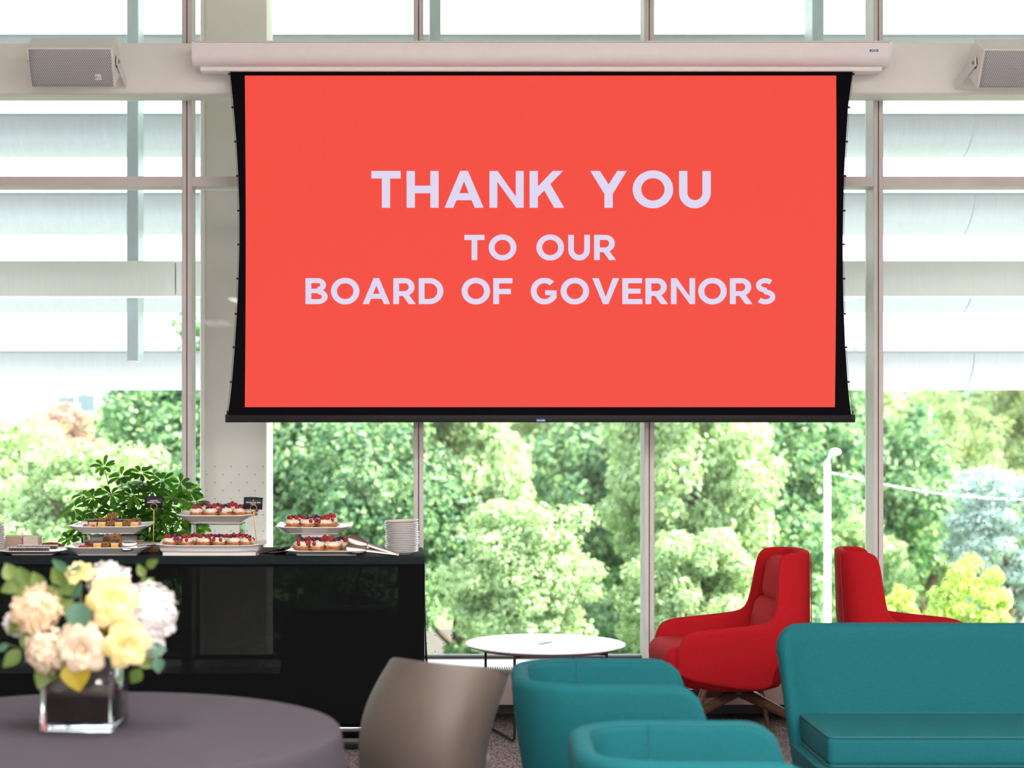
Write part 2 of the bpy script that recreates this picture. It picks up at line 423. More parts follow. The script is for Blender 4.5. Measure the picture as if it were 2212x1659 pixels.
# paired ceiling lights in the low ceiling (they show as small slanted reflections in the glass)
rows_ = ['at the back wall', 'second from the back', 'third from the back', 'nearest the windows']; cols_ = ['buffet side', 'second from the buffet side', 'middle', 'second from the sofa side', 'sofa side']
for i, yy in enumerate((-7.2, -5.2, -3.0, -.6)):
    for j, xx in enumerate((-1.65, -.1, 1.5, 3.0, 4.4)):
        t = thing('ceiling_light', 'paired ceiling light, %s, row %s' % (cols_[j], rows_[i]), 'light', (xx, yy, ZS), group='paired ceiling lights')
        mb = MB()
        for a, c in ((-.36, -.34), (-.02, .02), (.34, .36)): mb.box(a, c, -.66, .66, -.04, 0)
        mb.box(-.36, .36, -.68, -.66, -.04, 0).box(-.36, .36, .66, .68, -.04, 0).build('light_frame', M_FRAME, t, smooth=0)
        for sx in (-1, 1):
            MB().box(sx*.18-.14, sx*.18+.14, -.65, .65, -.025, -.001).build('diffuser', M_PANEL, t, smooth=0)
        L = bpy.data.lights.new('strip_lamp', 'AREA'); L.shape = 'RECTANGLE'; L.size = .62; L.size_y = 1.28; L.energy = PANEL_W; L.color = (1, .96, .93)
        lo = bpy.data.objects.new('strip_lamp', L); COL.objects.link(lo); lo.parent = t; lo.location = (0, 0, -.045)

t = thing('ceiling_light', 'small paired ceiling light reflected on the glass in front of the pillar', 'light', (-2.76, -7.2, ZS))
MB().box(-.19, -.17, -.66, .66, -.04, 0).box(-.02, .02, -.66, .66, -.04, 0).box(.17, .19, -.66, .66, -.04, 0).build('light_frame', M_FRAME, t, smooth=0)
for sx in (-1, 1): MB().box(sx*.095-.075, sx*.095+.075, -.65, .65, -.025, -.001).build('diffuser', M_PANEL, t, smooth=0)

for i, yy in enumerate((2.7, 4.3)):  # unseen fill lights, added to brighten the beam and furniture
    for j, xx in enumerate((-.9, .7, 2.3, 3.7)):
        t = thing('ceiling_light', 'added unseen fill light in the high ceiling, %s from the buffet side, %s row' % (ORD[j], ['rear', 'front'][i]), 'light', (xx, yy, RZ1), group='added fill lights in the high ceiling')
        MB().box(-.31, .31, -.31, -.29, -.05, 0).box(-.31, .31, .29, .31, -.05, 0).box(-.31, -.29, -.29, .29, -.05, 0).box(.29, .31, -.29, .29, -.05, 0).build('light_frame', M_FRAME, t, smooth=0)
        MB().box(-.29, .29, -.29, .29, -.03, -.001).build('diffuser', M_PANEL, t, smooth=0)
        L = bpy.data.lights.new('fill_lamp', 'AREA'); L.shape = 'SQUARE'; L.size = .56; L.energy = HIGH_FILL_W; L.color = (1, .96, .93)
        lo = bpy.data.objects.new('fill_lamp', L); COL.objects.link(lo); lo.parent = t; lo.location = (0, 0, -.055)

# ------------------------------------------------------------------ outside: frame of the sunshade
def post(x, lab):
    t = thing('sunshade_post', lab, 'post', (x, 11.6, 0), group='sunshade posts', kind='structure')
    MB().rbox((0, .12, 3.43), (.07, .24, 3.16), .004, 1).build('post_body', M_POST, t)
for x, lab in ((-1.682, 'blue grey sunshade post outside, between speaker and screen'), (.139, 'blue grey sunshade post outside, seen above the screen case near its middle'), (2.444, 'blue grey sunshade post outside, seen above the case end with the badge'), (-3.9, 'blue grey sunshade post outside, beyond the buffet end'), (4.6, 'blue grey sunshade post outside, beyond the sofa end')):
    post(x, lab)
def louvre(zt, lab):
    """curved blade: near edge up, sweeping down and outwards, built from panels with open joints"""
    t = thing('sunshade_louvre', lab, 'louvre', (0, 12.0, zt), group='horizontal sunshade louvres', kind='structure')
    J = [-8.0, -2.53+.0, 3.50, 9.0]
    J = [-8.0, -3.1, 3.50, 9.0]
    n = 10
    for a, c in zip(J[:-1], J[1:]):
        R = []
        for x in (a+.004, c-.004):
            out, inn = [], []
            for i in range(n+1):
                th = math.pi/2*.82*i/n
                y = .255*(1-math.cos(th))/(1-math.cos(math.pi/2*.82)); z = -.232*math.sin(th)/math.sin(math.pi/2*.82)
                out.append((x, y, z)); inn.append((x, y+.028, z+.012))
            R.append(out + inn[::-1])
        MB().rings(R).build('louvre_panel', M_LOUVRE, t)
    MB().box(-8, 9, -.004, .036, -.004, .012).box(-8, 9, .083, .1, -.152, -.1475).build('louvre_lip', M_POST, t, smooth=0)
for i, py in enumerate((78, 249, 420, 591, 762)):
    louvre(EYE + (PY-py)*12.0/F, 'long curved white sunshade louvre outside, ' + ['topmost, just above the beam', 'just below the steel beam', 'just below the window transom', 'behind the flat outer beam', 'lowest, above the tree tops'][i])
t = thing('outer_beam', 'flat grey outer beam outside between the third and last louvre', 'beam', (0, 11.42, 2.23), kind='structure')
J = [-8, -1.402, 9]
for a, c in zip(J[:-1], J[1:]): MB().rbox(((a+c)/2, .085, .105), (c-a-.006, .17, .212), .006, 2).build('beam_section', M_OUTBEAM, t)
mb = MB().rbox((-1.009, 11.13, -1.0), (.38, .46, 12.0), .012, 2)
t = struct('concrete_pillar', mb, M_CONC, 'pale concrete pillar outside the glass behind the screen edge', 'pillar')
MB().box(-1.172, -1.164, 10.893, 10.9, -3, 5).build('pillar_joint', M_SIDING, t, smooth=0)

# ------------------------------------------------------------------ outside: ground, street, buildings
GZ = -5.2
m, nt, b = nodes('lawn'); tc = nt.nodes.new('ShaderNodeTexCoord'); n1 = nt.nodes.new('ShaderNodeTexNoise'); n1.inputs['Scale'].default_value = .35; n1.inputs['Detail'].default_value = 9
r1 = nt.nodes.new('ShaderNodeValToRGB'); r1.color_ramp.elements[0].color = (.07, .15, .03, 1); r1.color_ramp.elements[1].color = (.20, .30, .09, 1)
r1.color_ramp.elements[0].position = .35; r1.color_ramp.elements[1].position = .65
nt.links.new(tc.outputs['Object'], n1.inputs['Vector']); nt.links.new(n1.outputs['Fac'], r1.inputs[0]); nt.links.new(r1.outputs[0], b.inputs['Base Color']); b.inputs['Roughness'].default_value = .95
struct('ground', MB().box(-1500, 1500, 10.4, 3500, GZ-.5, GZ), m, 'green lawn and park ground outside below the windows', 'ground', smooth=0)
struct('bounce_slab', MB().box(-40, 40, 10.45, 20.0, GZ+.001, GZ+.06), mat('bounce_slab_grey', (.30, .295, .29), .9, var=.06, vscale=3), 'unseen pale slab added below the building to bounce neutral light', 'bounce slab', smooth=0)  # unseen pale ground, added to bounce neutral sunlight up at the louvres
struct('street', MB().box(-200, 200, 52, 58, GZ+.001, GZ+.03), M_ASPHALT, 'grey street outside beyond the first trees', 'street', smooth=0)

def house(x, y, w, d, h, wallm, lab, rz=0):
    t = thing('house', lab, 'house', (x, y, GZ), rz)
    MB().box(-w/2, w/2, -d/2, d/2, 0, h).build('house_wall', wallm, t, smooth=0)
    e = .4
    MB().rings([[(X, -d/2-e, h-.1), (X, 0, h+d*.38), (X, d/2+e, h-.1), (X, 0, h+d*.38-.25)] for X in (-w/2-e, w/2+e)]).build('house_roof', M_ROOF, t, smooth=0)
    for fl in range(int(h//2.8)):
        for k in range(4):
            wx = -w/2 + w*(k+.5)/4
            f = MB().box(wx-.65, wx+.65, -d/2-.06, -d/2+.02, .9+fl*2.8, 2.4+fl*2.8).build('house_window', M_WHITE, t, smooth=0)
            MB().box(wx-.55, wx+.55, -d/2-.08, -d/2-.05, 1.0+fl*2.8, 2.3+fl*2.8).build('window_glass', M_TOWERGLASS, f, smooth=0)
    return t
house(4.7, 44.5, 4.4, 8, 6.2, M_BRICK, 'red brick house half hidden behind the trees below the screen')
house(20.8, 62, 9, 5, 3.4, M_SIDING, 'pale sided house behind the trees beside the utility cable')
def tower(px, pyt, w, lab, d=1350, f=1.0):
    X, s = (px-PX)*d/F, d/F
    zt = EYE + (PY-pyt)*s
    t = thing('apartment_tower', lab, 'tower', (X, d, GZ), .15)
    MB().box(-w/2, w/2, -8, 8, 0, zt-GZ).build('tower_block', M_TOWER, t, smooth=0)
    MB().box(-w*.2, w*.05, -5, 5, zt-GZ, zt-GZ+2.5).build('roof_plant', M_TOWER, t, smooth=0)
    w0 = MB().box(0, w/10, -.2, .1, 0, 1.7).build('tower_window', M_TOWERGLASS, t, smooth=0)
    for k in range(5):
        for r_ in range(5):
            o = w0 if (k, r_) == (0, 0) else w0.copy()
            if o is not w0: COL.objects.link(o)
            o.location = (-w/2 + w*(k+.25)/5, -8, zt-GZ-3.2*(r_+1))
tower(143, 856, 12.5, 'pale blue apartment tower on the horizon, the lower of two')
tower(186, 851, 13, 'pale blue apartment tower on the horizon, the taller of two')

t = thing('street_lamp', 'white street lamp post outside between the two red chairs', 'street lamp', tuple(at(1787, 1340, 20.5).xy) + (GZ,))
zt = at(0, 1008, 20.5).z - GZ
MB().lathe([(.07, 0), (.07, .5), (.046, .6), (.032, zt), (.026, zt+.05)], 16).build('lamp_pole', M_POLE, t)
MB().tube([(0, 0, zt-.05), (.01, 0, zt+.06), (.03, 0, zt+.12), (.055, 0, zt+.15), (.08, 0, zt+.155)], .014, 8).build('lamp_arm', M_POLE, t)
MB().ball((.085, 0, zt+.155), (.060, .06, .036), 14, 8).build('lamp_head', M_POLE, t)
mb = MB(); A = Vector((t.location.x+.045, 20.5, at(0, 1021, 20.5).z)); B = at(2400, 1075, 18.5)
mb.tube([A.lerp(B, k/12) + Vector((0, 0, -.12*math.sin(math.pi*k/12))) for k in range(13)], .0055, 6)
label(mb.build('utility_cable', M_POLE, None), 'thin pale cable running from the street lamp past the trees', 'cable')

# ------------------------------------------------------------------ trees
def crown(rng, R, nblob, nleaf, ls, droop=.0, shell=.62, blobr=(.26, .42)):
    """leaf quads set in clumps over an ellipsoid; every clump shows a lit and a shaded side"""
    R = np.array(R, float)
    d = rng.normal(size=(nblob, 3)); d /= np.linalg.norm(d, axis=1)[:, None]
    rad = shell + (1-shell)*rng.random(nblob)
    C = d*rad[:, None]*R*.86
    br = rng.uniform(blobr[0], blobr[1], nblob)*R.mean()
    k = rng.integers(0, nblob, nleaf)
    o = rng.normal(size=(nleaf, 3)); o /= np.linalg.norm(o, axis=1)[:, None]
    P = C[k] + o*(br[k]*(.55+.5*rng.random(nleaf)))[:, None]*np.array([1, 1, .72])
    nrm = o + np.array([0, 0, .55]) + rng.normal(size=(nleaf, 3))*.55
    nrm /= np.linalg.norm(nrm, axis=1)[:, None]
    t = rng.normal(size=(nleaf, 3)) + np.array([0, 0, -droop]); t -= nrm*(t*nrm).sum(1)[:, None]; t /= np.linalg.norm(t, axis=1)[:, None]
    s = np.cross(nrm, t)
    L = (ls*rng.uniform(.6, 1.25, nleaf))[:, None]; Wd = L*.62
    v = np.stack([P - t*L, P + s*Wd - t*L*.1 + nrm*L*.12, P + t*L, P - s*Wd - t*L*.1 + nrm*L*.12], 1).reshape(-1, 3)
    f = np.arange(nleaf*4).reshape(-1, 4)
    return v, f
def trunk_mesh(rng, h, r, zc, R):
    mb = MB()
    mb.tube([(rng.normal()*.05*k, rng.normal()*.05*k, h*k/6) for k in range(7)], [r*(1.15-.1*k) for k in range(7)], 9)
    for k in range(7):
        a = rng.uniform(0, 6.28); el = rng.uniform(.4, 1.1); L = R*rng.uniform(.6, .95); z0 = h*rng.uniform(.45, .95)
        q = [(math.cos(a)*L*u*math.cos(el), math.sin(a)*L*u*math.cos(el), z0 + L*u*math.sin(el) + .2*u*u) for u in (0, .33, .66, 1)]
        mb.tube(q, [r*.5, r*.36, r*.22, r*.08], 6)
    return mb
TC = (1.35, 1.35, .95)
LM = {
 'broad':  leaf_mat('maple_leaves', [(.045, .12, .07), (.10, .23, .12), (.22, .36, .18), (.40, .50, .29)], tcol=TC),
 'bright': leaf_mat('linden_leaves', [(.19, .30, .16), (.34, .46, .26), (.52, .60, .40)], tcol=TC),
 'copper': leaf_mat('copper_leaves', [(.26, .19, .17), (.42, .31, .27), (.55, .44, .38)], tcol=(1.3, 1, .85)),
 'blue':   leaf_mat('spruce_needles', [(.22, .31, .29), (.36, .47, .45), (.54, .63, .60)], trans=.25, tcol=(1, 1.1, 1)),
 'fine':   leaf_mat('locust_leaves', [(.12, .19, .10), (.24, .33, .17), (.46, .48, .28)], tcol=TC),
 'lime':   leaf_mat('lime_leaves', [(.26, .40, .10), (.42, .54, .16), (.56, .62, .26)], tcol=(1.4, 1.4, .7)),
}
KIND = {}
def tree_kind(key, m, seed, R, nblob, nleaf, ls, trunk_h, **k):
    KIND[key] = (m, seed, R, nblob, nleaf, ls, trunk_h, k, {})
tree_kind('broad', 'broad', 3, (2.6, 2.6, 3.0), 170, 42000, .085, 4.2, blobr=(.13, .30), shell=.45)
tree_kind('broad2', 'broad', 11, (2.8, 2.5, 3.2), 150, 42000, .09, 4.2, blobr=(.12, .30), shell=.45)
tree_kind('bright', 'bright', 5, (2.6, 2.6, 2.8), 150, 36000, .09, 4.0, blobr=(.12, .28), shell=.45)
tree_kind('copper', 'copper', 8, (2.4, 2.4, 2.4), 70, 14000, .09, 4.0, blobr=(.14, .30))
tree_kind('fine', 'fine', 9, (2.8, 2.8, 3.3), 190, 36000, .060, 4.2, blobr=(.09, .22), shell=.4)
tree_kind('spruce', 'blue', 13, (1.9, 1.9, 2.8), 110, 26000, .065, 3.6, droop=1.2, blobr=(.12, .24))
tree_kind('shrub', 'lime', 21, (1.5, 1.3, 1.5), 60, 7000, .085, .9, blobr=(.14, .28))
tree_kind('thicket', 'broad', 31, (1.5, 1.3, 1.4), 70, 12000, .07, .9, blobr=(.14, .28))
def tree(key, px, py, d, r, lab, rz=0.0, zs=1.0, name='tree', cat='tree', group='trees outside the windows'):
    """crown centre stands at the given distance; r = crown radius in metres; the trunk reaches the ground"""
    m, seed, R, nb, nl, ls, th, k, st = KIND[key]
    c = at(px, py, d); sc = r/R[0]
    t = thing(name, lab, cat, (c.x, c.y, GZ), rz, group)
    if 'me' not in st:
        rng = np.random.default_rng(seed); v, f = crown(rng, R, nb, nl, ls, **k)
        o = np_mesh('foliage', v, f, LM[m], t); st['me'] = o.data
        ob = trunk_mesh(np.random.default_rng(seed+1), 1.0, .06, 0, .01).build('trunk', M_BARK, t); bpy.data.objects.remove(ob)
    else:
        o = bpy.data.objects.new('foliage', st['me']); COL.objects.link(o); o.parent = t
    o.location = (0, 0, c.z-GZ); o.scale = (sc, sc, sc*zs)
    tr = trunk_mesh(np.random.default_rng(seed+abs(int(px))), c.z-GZ+.1*r, .05*r+.05, 0, r*.75).build('trunk', M_BARK, t)
    return t
# near row: (kind, centre in the photo, distance, crown radius)
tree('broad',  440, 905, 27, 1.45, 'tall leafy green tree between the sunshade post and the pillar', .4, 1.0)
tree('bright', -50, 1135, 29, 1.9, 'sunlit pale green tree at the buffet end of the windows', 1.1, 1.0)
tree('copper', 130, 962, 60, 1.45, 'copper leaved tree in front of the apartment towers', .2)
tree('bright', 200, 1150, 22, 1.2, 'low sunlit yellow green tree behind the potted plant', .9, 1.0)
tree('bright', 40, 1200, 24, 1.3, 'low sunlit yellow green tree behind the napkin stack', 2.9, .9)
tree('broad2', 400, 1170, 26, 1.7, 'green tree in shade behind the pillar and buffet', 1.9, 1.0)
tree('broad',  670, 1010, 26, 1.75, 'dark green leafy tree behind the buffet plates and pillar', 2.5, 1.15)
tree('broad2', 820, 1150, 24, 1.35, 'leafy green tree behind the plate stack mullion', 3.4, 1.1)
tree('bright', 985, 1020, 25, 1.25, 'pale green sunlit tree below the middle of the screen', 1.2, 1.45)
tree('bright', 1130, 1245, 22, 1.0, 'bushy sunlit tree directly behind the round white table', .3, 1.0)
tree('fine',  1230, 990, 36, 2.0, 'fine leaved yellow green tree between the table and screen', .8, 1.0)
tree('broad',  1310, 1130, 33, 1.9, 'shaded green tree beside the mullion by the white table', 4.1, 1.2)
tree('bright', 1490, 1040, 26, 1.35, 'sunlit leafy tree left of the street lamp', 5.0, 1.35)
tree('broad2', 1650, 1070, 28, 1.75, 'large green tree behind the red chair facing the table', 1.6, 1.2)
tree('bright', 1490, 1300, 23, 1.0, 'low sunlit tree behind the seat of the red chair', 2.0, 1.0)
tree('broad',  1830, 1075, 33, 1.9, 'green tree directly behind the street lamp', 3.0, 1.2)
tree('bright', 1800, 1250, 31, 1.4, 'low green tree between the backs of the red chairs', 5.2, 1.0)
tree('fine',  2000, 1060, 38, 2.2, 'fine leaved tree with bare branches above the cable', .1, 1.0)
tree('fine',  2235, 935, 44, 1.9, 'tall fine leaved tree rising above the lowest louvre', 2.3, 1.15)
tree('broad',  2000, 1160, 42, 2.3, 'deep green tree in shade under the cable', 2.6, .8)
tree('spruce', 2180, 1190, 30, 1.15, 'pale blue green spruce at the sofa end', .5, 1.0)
tree('shrub', 2100, 1325, 19, .50, 'bright yellow green bush behind the second red chair', .9, 1.2, 'bush', 'bush', 'bushes outside')
tree('shrub', 1935, 1345, 20, .34, 'small yellow green bush beside the back of the second red chair', 2.9, 1.2, 'bush', 'bush', 'bushes outside')
# thicket under the trees
for i, (px, r, lab) in enumerate([(-60, 1.1, 'at the buffet end'), (150, 1.1, 'behind the middle of the buffet'), (360, 1.1, 'behind the buffet signs'), (560, 1.1, 'behind the foot of the pillar'), (760, 1.0, 'behind the plate stack'),
                                  (1060, .72, 'under the left rim of the white table'), (1200, .95, 'under the round white table'), (1340, 1.05, 'beside the mullion by the white table'), (1470, .9, 'behind the arm of the first red chair'), (1640, 1.1, 'behind the back of the first red chair'), (1790, .9, 'at the foot of the street lamp')]):
    tree('thicket', px, 1405 + 18*(i % 3), 24 + (i % 4), r, 'dense green undergrowth shrub outside, ' + lab, i*1.1, 1.0, 'shrub', 'shrub', 'undergrowth shrubs below the trees')
# far row that closes the view
FAR = [(150, 1165, 80, 4.2), (345, 1060, 85, 3.6), (560, 1000, 80, 4.6), (760, 960, 78, 4.8), (980, 960, 74, 4.8), (1180, 950, 76, 4.8), (1400, 950, 72, 4.6), (1600, 950, 70, 4.6), (1815, 1035, 74, 4.6), (2020, 1060, 78, 4.8), (2230, 1045, 72, 4.6), (2400, 1040, 72, 4.8)]
FL = ['behind the copper tree', 'behind the potted plant', 'behind the pillar', 'behind the buffet', 'left of the screen centre line', 'right of the screen centre line', 'behind the mullion beside the white table', 'behind the first red chair', 'behind the street lamp', 'behind the second red chair', 'behind the spruce', 'beyond the sofa end']
for i, (px, py, d, r) in enumerate(FAR):
    tree(['broad', 'broad2', 'broad', 'fine'][i % 4], px, py, d, r, 'tree of the distant row across the street, ' + FL[i], i*1.3, .95)
# ------------------------------------------------------------------ lettering (bold geometric capitals, cap height 1)
def ring(cx, cyy, rx, ry, ix, iy, a0, a1, n=28):
    """quads of an elliptical ring sector"""
    out = []
    for k in range(n):
        t0, t1 = [math.radians(a0 + (a1-a0)*q/n) for q in (k, k+1)]
        out.append([(cx+rx*math.cos(t0), cyy+ry*math.sin(t0)), (cx+rx*math.cos(t1), cyy+ry*math.sin(t1)),
                    (cx+ix*math.cos(t1), cyy+iy*math.sin(t1)), (cx+ix*math.cos(t0), cyy+iy*math.sin(t0))])
    return out
def R4(x0, x1, y0, y1): return [(x0, y0), (x1, y0), (x1, y1), (x0, y1)]
def arc_stroke(pts, w):
    out = []; n = len(pts)
    nr = []
    for i in range(n):
        a, b = pts[max(i-1, 0)], pts[min(i+1, n-1)]; dx, dy = b[0]-a[0], b[1]-a[1]; l = math.hypot(dx, dy); nr.append((-dy/l*w/2, dx/l*w/2))
    for i in range(n-1):
        (x0, y0), (x1, y1) = pts[i], pts[i+1]; (a, b), (c, d) = nr[i], nr[i+1]
        out.append([(x0-a, y0-b), (x1-c, y1-d), (x1+c, y1+d), (x0+a, y0+b)])
    return out
def glyph(ch):
    w = .225
    if ch == 'T': return .80, [R4(0, .80, 1-.205, 1), R4(.40-w/2, .40+w/2, 0, .8)]
    if ch == 'H': return .87, [R4(0, w, 0, 1), R4(.87-w, .87, 0, 1), R4(w, .87-w, .395, .60)]
    if ch == 'A': return 1.06, [[(0, 0), (.24, 0), (.645, 1), (.425, 1)], [(1.06-.24, 0), (1.06, 0), (.635, 1), (.415, 1)], R4(.25, .81, .205, .395)]
    if ch == 'V': return 1.04, [[(0, 1), (.25, 1), (.62, 0), (.42, 0)], [(1.04-.25, 1), (1.04, 1), (.62, 0), (.42, 0)]]
    if ch == 'W': return 1.5, [[(0, 1), (.24, 1), (.53, 0), (.33, 0)], [(.33, 0), (.53, 0), (.85, 1), (.65, 1)], [(.65, 1), (.85, 1), (1.17, 0), (.97, 0)], [(.97, 0), (1.17, 0), (1.5, 1), (1.26, 1)]]
    if ch == 'N': return .93, [R4(0, w-.01, 0, 1), R4(.93-w+.01, .93, 0, 1), [(0, 1), (.22, 1), (.93, 0), (.73, 0)]]
    if ch == 'M': return 1.06, [R4(0, w, 0, 1), R4(1.06-w, 1.06, 0, 1), [(0, 1), (.24, 1), (.62, .28), (.44, .28)], [(.82, 1), (1.06, 1), (.62, .28), (.44, .28)]]
    if ch == 'K': return .93, [R4(0, w, 0, 1), [(w-.02, .27), (w-.02, .56), (.63, 1), (.91, 1)], [(.36, .54), (.53, .70), (.94, 0), (.67, 0)]]
    if ch == 'Y': return .99, [[(0, 1), (.26, 1), (.61, .45), (.385, .37)], [(.73, 1), (.99, 1), (.605, .37), (.38, .45)], R4(.3825, .6075, 0, .45)]
    if ch == 'O': return 1.10, ring(.55, .5, .55, .515, .318, .305, 0, 360, 40)
    if ch == 'Q': return 1.10, ring(.55, .5, .55, .515, .318, .305, 0, 360, 40) + [[(.55, .26), (.70, .38), (1.06, .02), (.92, -.10)]]
    if ch == 'U': return .86, [R4(0, w, .41, 1), R4(.86-w, .86, .41, 1)] + ring(.43, .415, .43, .43, .43-w, .21, 180, 360)
    if ch == 'P': return .80, [R4(0, w, 0, 1), R4(w, .44, .80, 1), R4(w, .44, .30, .49)] + ring(.44, .65, .37, .35, .145, .15, -90, 90)
    if ch == 'R': return .86, [R4(0, w, 0, 1), R4(w, .45, .80, 1), R4(w, .48, .315, .50)] + ring(.45, .6575, .37, .3425, .145, .15, -90, 90) + [[(.31, .40), (.56, .42), (.87, 0), (.60, 0)]]
    if ch == 'B': return .86, [R4(0, w, 0, 1), R4(w, .48, .81, 1), R4(w, .48, .42, .59), R4(w, .50, 0, .19)] + ring(.46, .735, .33, .265, .115, .08, -90, 90) + ring(.48, .285, .375, .285, .155, .098, -90, 90)
    if ch == 'D': return .95, [R4(0, w, 0, 1), R4(w, .42, .80, 1), R4(w, .42, 0, .20)] + ring(.42, .5, .53, .5, .30, .30, -90, 90)
    if ch == 'F': return .74, [R4(0, w, 0, 1), R4(w, .74, .80, 1), R4(w, .68, .385, .585)]
    if ch == 'E': return .77, [R4(0, w, 0, 1), R4(w, .76, .805, 1), R4(w, .70, .405, .595), R4(w, .77, 0, .195)]
    if ch == 'L': return .72, [R4(0, w, 0, 1), R4(w, .72, 0, .20)]
    if ch == 'I': return w, [R4(0, w, 0, 1)]
    if ch == '-': return .5, [R4(.08, .42, .36, .54)]
    if ch == 'C': return .98, ring(.53, .5, .53, .515, .30, .305, 45, 315, 32)
    if ch == 'G': return 1.03, ring(.53, .5, .53, .515, .30, .305, 46, 326, 32) + [R4(.56, 1.0, .345, .53), [(.75, .27), (.965, .20), (1.0, .25), (1.0, .5), (.785, .5), (.785, .3)][:4] + []] + [R4(.785, 1.0, .24, .5)]
    if ch in 'S8&':
        up = [(.385 + .265*math.cos(math.radians(a)), .725 + .178*math.sin(math.radians(a))) for a in range(38, 271, 12)]
        lo = [(.385 + .285*math.cos(math.radians(a)), .275 + .186*math.sin(math.radians(a))) for a in range(84, -148, -12)]
        if ch == 'S': return .78, arc_stroke(up + lo, .195)
        return .86, ring(.40, .75, .30, .26, .12, .10, 0, 360, 20) + ring(.40, .29, .40, .31, .19, .13, 0, 360, 20) + [[(.45, .42), (.62, .42), (.9, 0), (.68, 0)]]
    return .36, []
def line_words(txt, x0, x1, z0, h, y, th, space=.42):
    """one line of capitals fitted between x0 and x1, one mesh builder per word; faces look towards -Y"""
    gl = [glyph(c) for c in txt]
    ws = [space if c == ' ' else g[0] for c, g in zip(txt, gl)]
    gap = ((x1-x0)/h - sum(ws))/(len(txt)-1)
    out = [MB()]; x = 0
    for c, (w_, polys), ww in zip(txt, gl, ws):
        if c == ' ': out.append(MB())
        for p in polys:
            out[-1].add([(x0 + (x+a)*h, y, z0 + b*h) for a, b in p] + [(x0 + (x+a)*h, y+th, z0 + b*h) for a, b in p],
                   [(0, 1, 2, 3), (7, 6, 5, 4), (0, 4, 5, 1), (1, 5, 6, 2), (2, 6, 7, 3), (3, 7, 4, 0)])
        x += ww + gap
    return out
def line_mb(*a, **k):
    mb = MB()
    for w_ in line_words(*a, **k): mb.add(w_.v, w_.f)
    return mb

# ------------------------------------------------------------------ projection screen
D = 9.70; s = D/F
ps = thing('projection_screen', 'large motorised projection screen showing a red thank-you slide', 'projection screen', (0, D, 0))
def L(px, py, d=D, oy=0.0): p = at(px, py, d); return (p.x, p.y - D + oy, p.z)
# case: rounded lower front, narrower lip below
x0, x1 = L(420, 0, 9.62)[0], L(1921, 0, 9.62)[0]
zt, zb, zl = L(0, 87, 9.62)[2], L(0, 139, 9.62)[2], L(0, 151, 9.64)[2]
prof = [(.13, zt), (-.07, zt), (-.078, zt-.006), (-.078, zb+.05)] + [(-.03-.048*math.cos(a), zb+.05-.05*math.sin(a)) for a in [math.pi/2*k/6 for k in range(1, 7)]] + [(.13, zb)]
case = MB().rings([[(x, y, z) for y, z in prof] for x in (x0, x1)]).build('screen_case', M_CASE, ps)
MB().box(x0, x1, -.079, -.077, zt-.0105, zt-.009).build('case_groove', M_GROOVE, case, smooth=0)
MB().rbox(((x0+x1)/2, .03, (zb+zl)/2), (x1-x0-.045, .11, zb-zl), .003, 1).build('case_lip', M_CASE, ps)
for sgn, xe in ((-1, x0), (1, x1)):
    MB().rings([[(xe + sgn*q, y*1.03, z) for y, z in prof] for q in (0, .013)]).build('case_end_cap', M_SPEAKER, ps)
bx = L(1888, 109, 9.62)
bd = MB().poly([(-.021, -.0065), (-.016, -.005), (.016, -.005), (.021, -.0065), (.021, .0065), (.016, .005), (-.016, .005), (-.021, .0065)], -.0005, .0025, Matrix.Translation((bx[0], -.0785, bx[2])) @ Matrix.Rotation(math.pi/2, 4, 'X')).build('badge', M_BLUE, ps, smooth=0)
line_mb('DA-LITE', bx[0]-.0145, bx[0]+.0145, bx[2]-.003, .006, -.0822, .0008).build('badge_lettering', M_WHITE, bd, smooth=0)
# black masking with curved tab-tensioned sides
rows = []
LE = [(153, 497, 1842), (232, 504.5, 1832), (306, 510.5, 1827), (380, 514.5, 1823.5), (455, 517, 1821.5), (528, 517, 1820.5), (602, 515, 1821), (678, 511.5, 1823), (750, 507, 1826), (825, 501, 1831), (870, 496, 1835), (905, 490.5, 1840)]
def edge(py, k):
    for a, b in zip(LE[:-1], LE[1:]):
        if a[0] <= py <= b[0]: u = (py-a[0])/(b[0]-a[0]); return a[k]*(1-u)+b[k]*u
    return LE[-1][k]
P = []
for i in range(41):
    py = 149 + (905-149)*i/40; q = max(py, 153)
    a, b = edge(q, 1), edge(q, 2)
    P.append([L(a+(b-a)*j/24, py) for j in range(25)])
MB().grid(P).build('black_masking', M_SCREENBLACK, ps, solid=.0012, smooth=0)
# lit image: slight sag of the cloth near the lower right corner
EMR = emit_mat('projected_red', (.93, .066, .044), .96, (.03, .025, .025))
P = []
for i in range(37):
    v = i/36; row = []
    for j in range(65):
        u = j/64
        px = (529 + 2*math.sin(math.pi*v)) + ((1806-3*v) - 529)*u; py = 163.5 + (879.5-163.5)*v
        dd = math.hypot((1-u)*1.6, (1-v))
        wv = .0035*math.exp(-(dd/.16)**2)*math.sin(14*math.atan2(1-v+.02, (1-u)*1.6+.02))
        row.append(L(px, py, D, -.003-abs(wv)*1.0))
    P.append(row)
MB().grid(P).build('projected_image', EMR, ps, smooth=180)
img = [o for o in bpy.data.objects if o.name == 'projected_image'][0]
EMW = emit_mat('projected_white', (.74, .67, .88), .95, (.06, .06, .06))
for txt, a, b, yt, yb in (('THANK YOU', 802, 1535, 369.5, 449), ('TO OUR', 1003, 1330, 507.5, 562), ('BOARD OF GOVERNORS', 660, 1675, 601, 657)):
    z0 = L(0, yb)[2]; h = L(0, yt)[2]-z0
    for w_ in line_words(txt, L(a, 0)[0], L(b, 0)[0], z0, h, -.0062, .0028, .40 if 'Y' in txt else .46): w_.build('lettering', EMW, img, smooth=0)
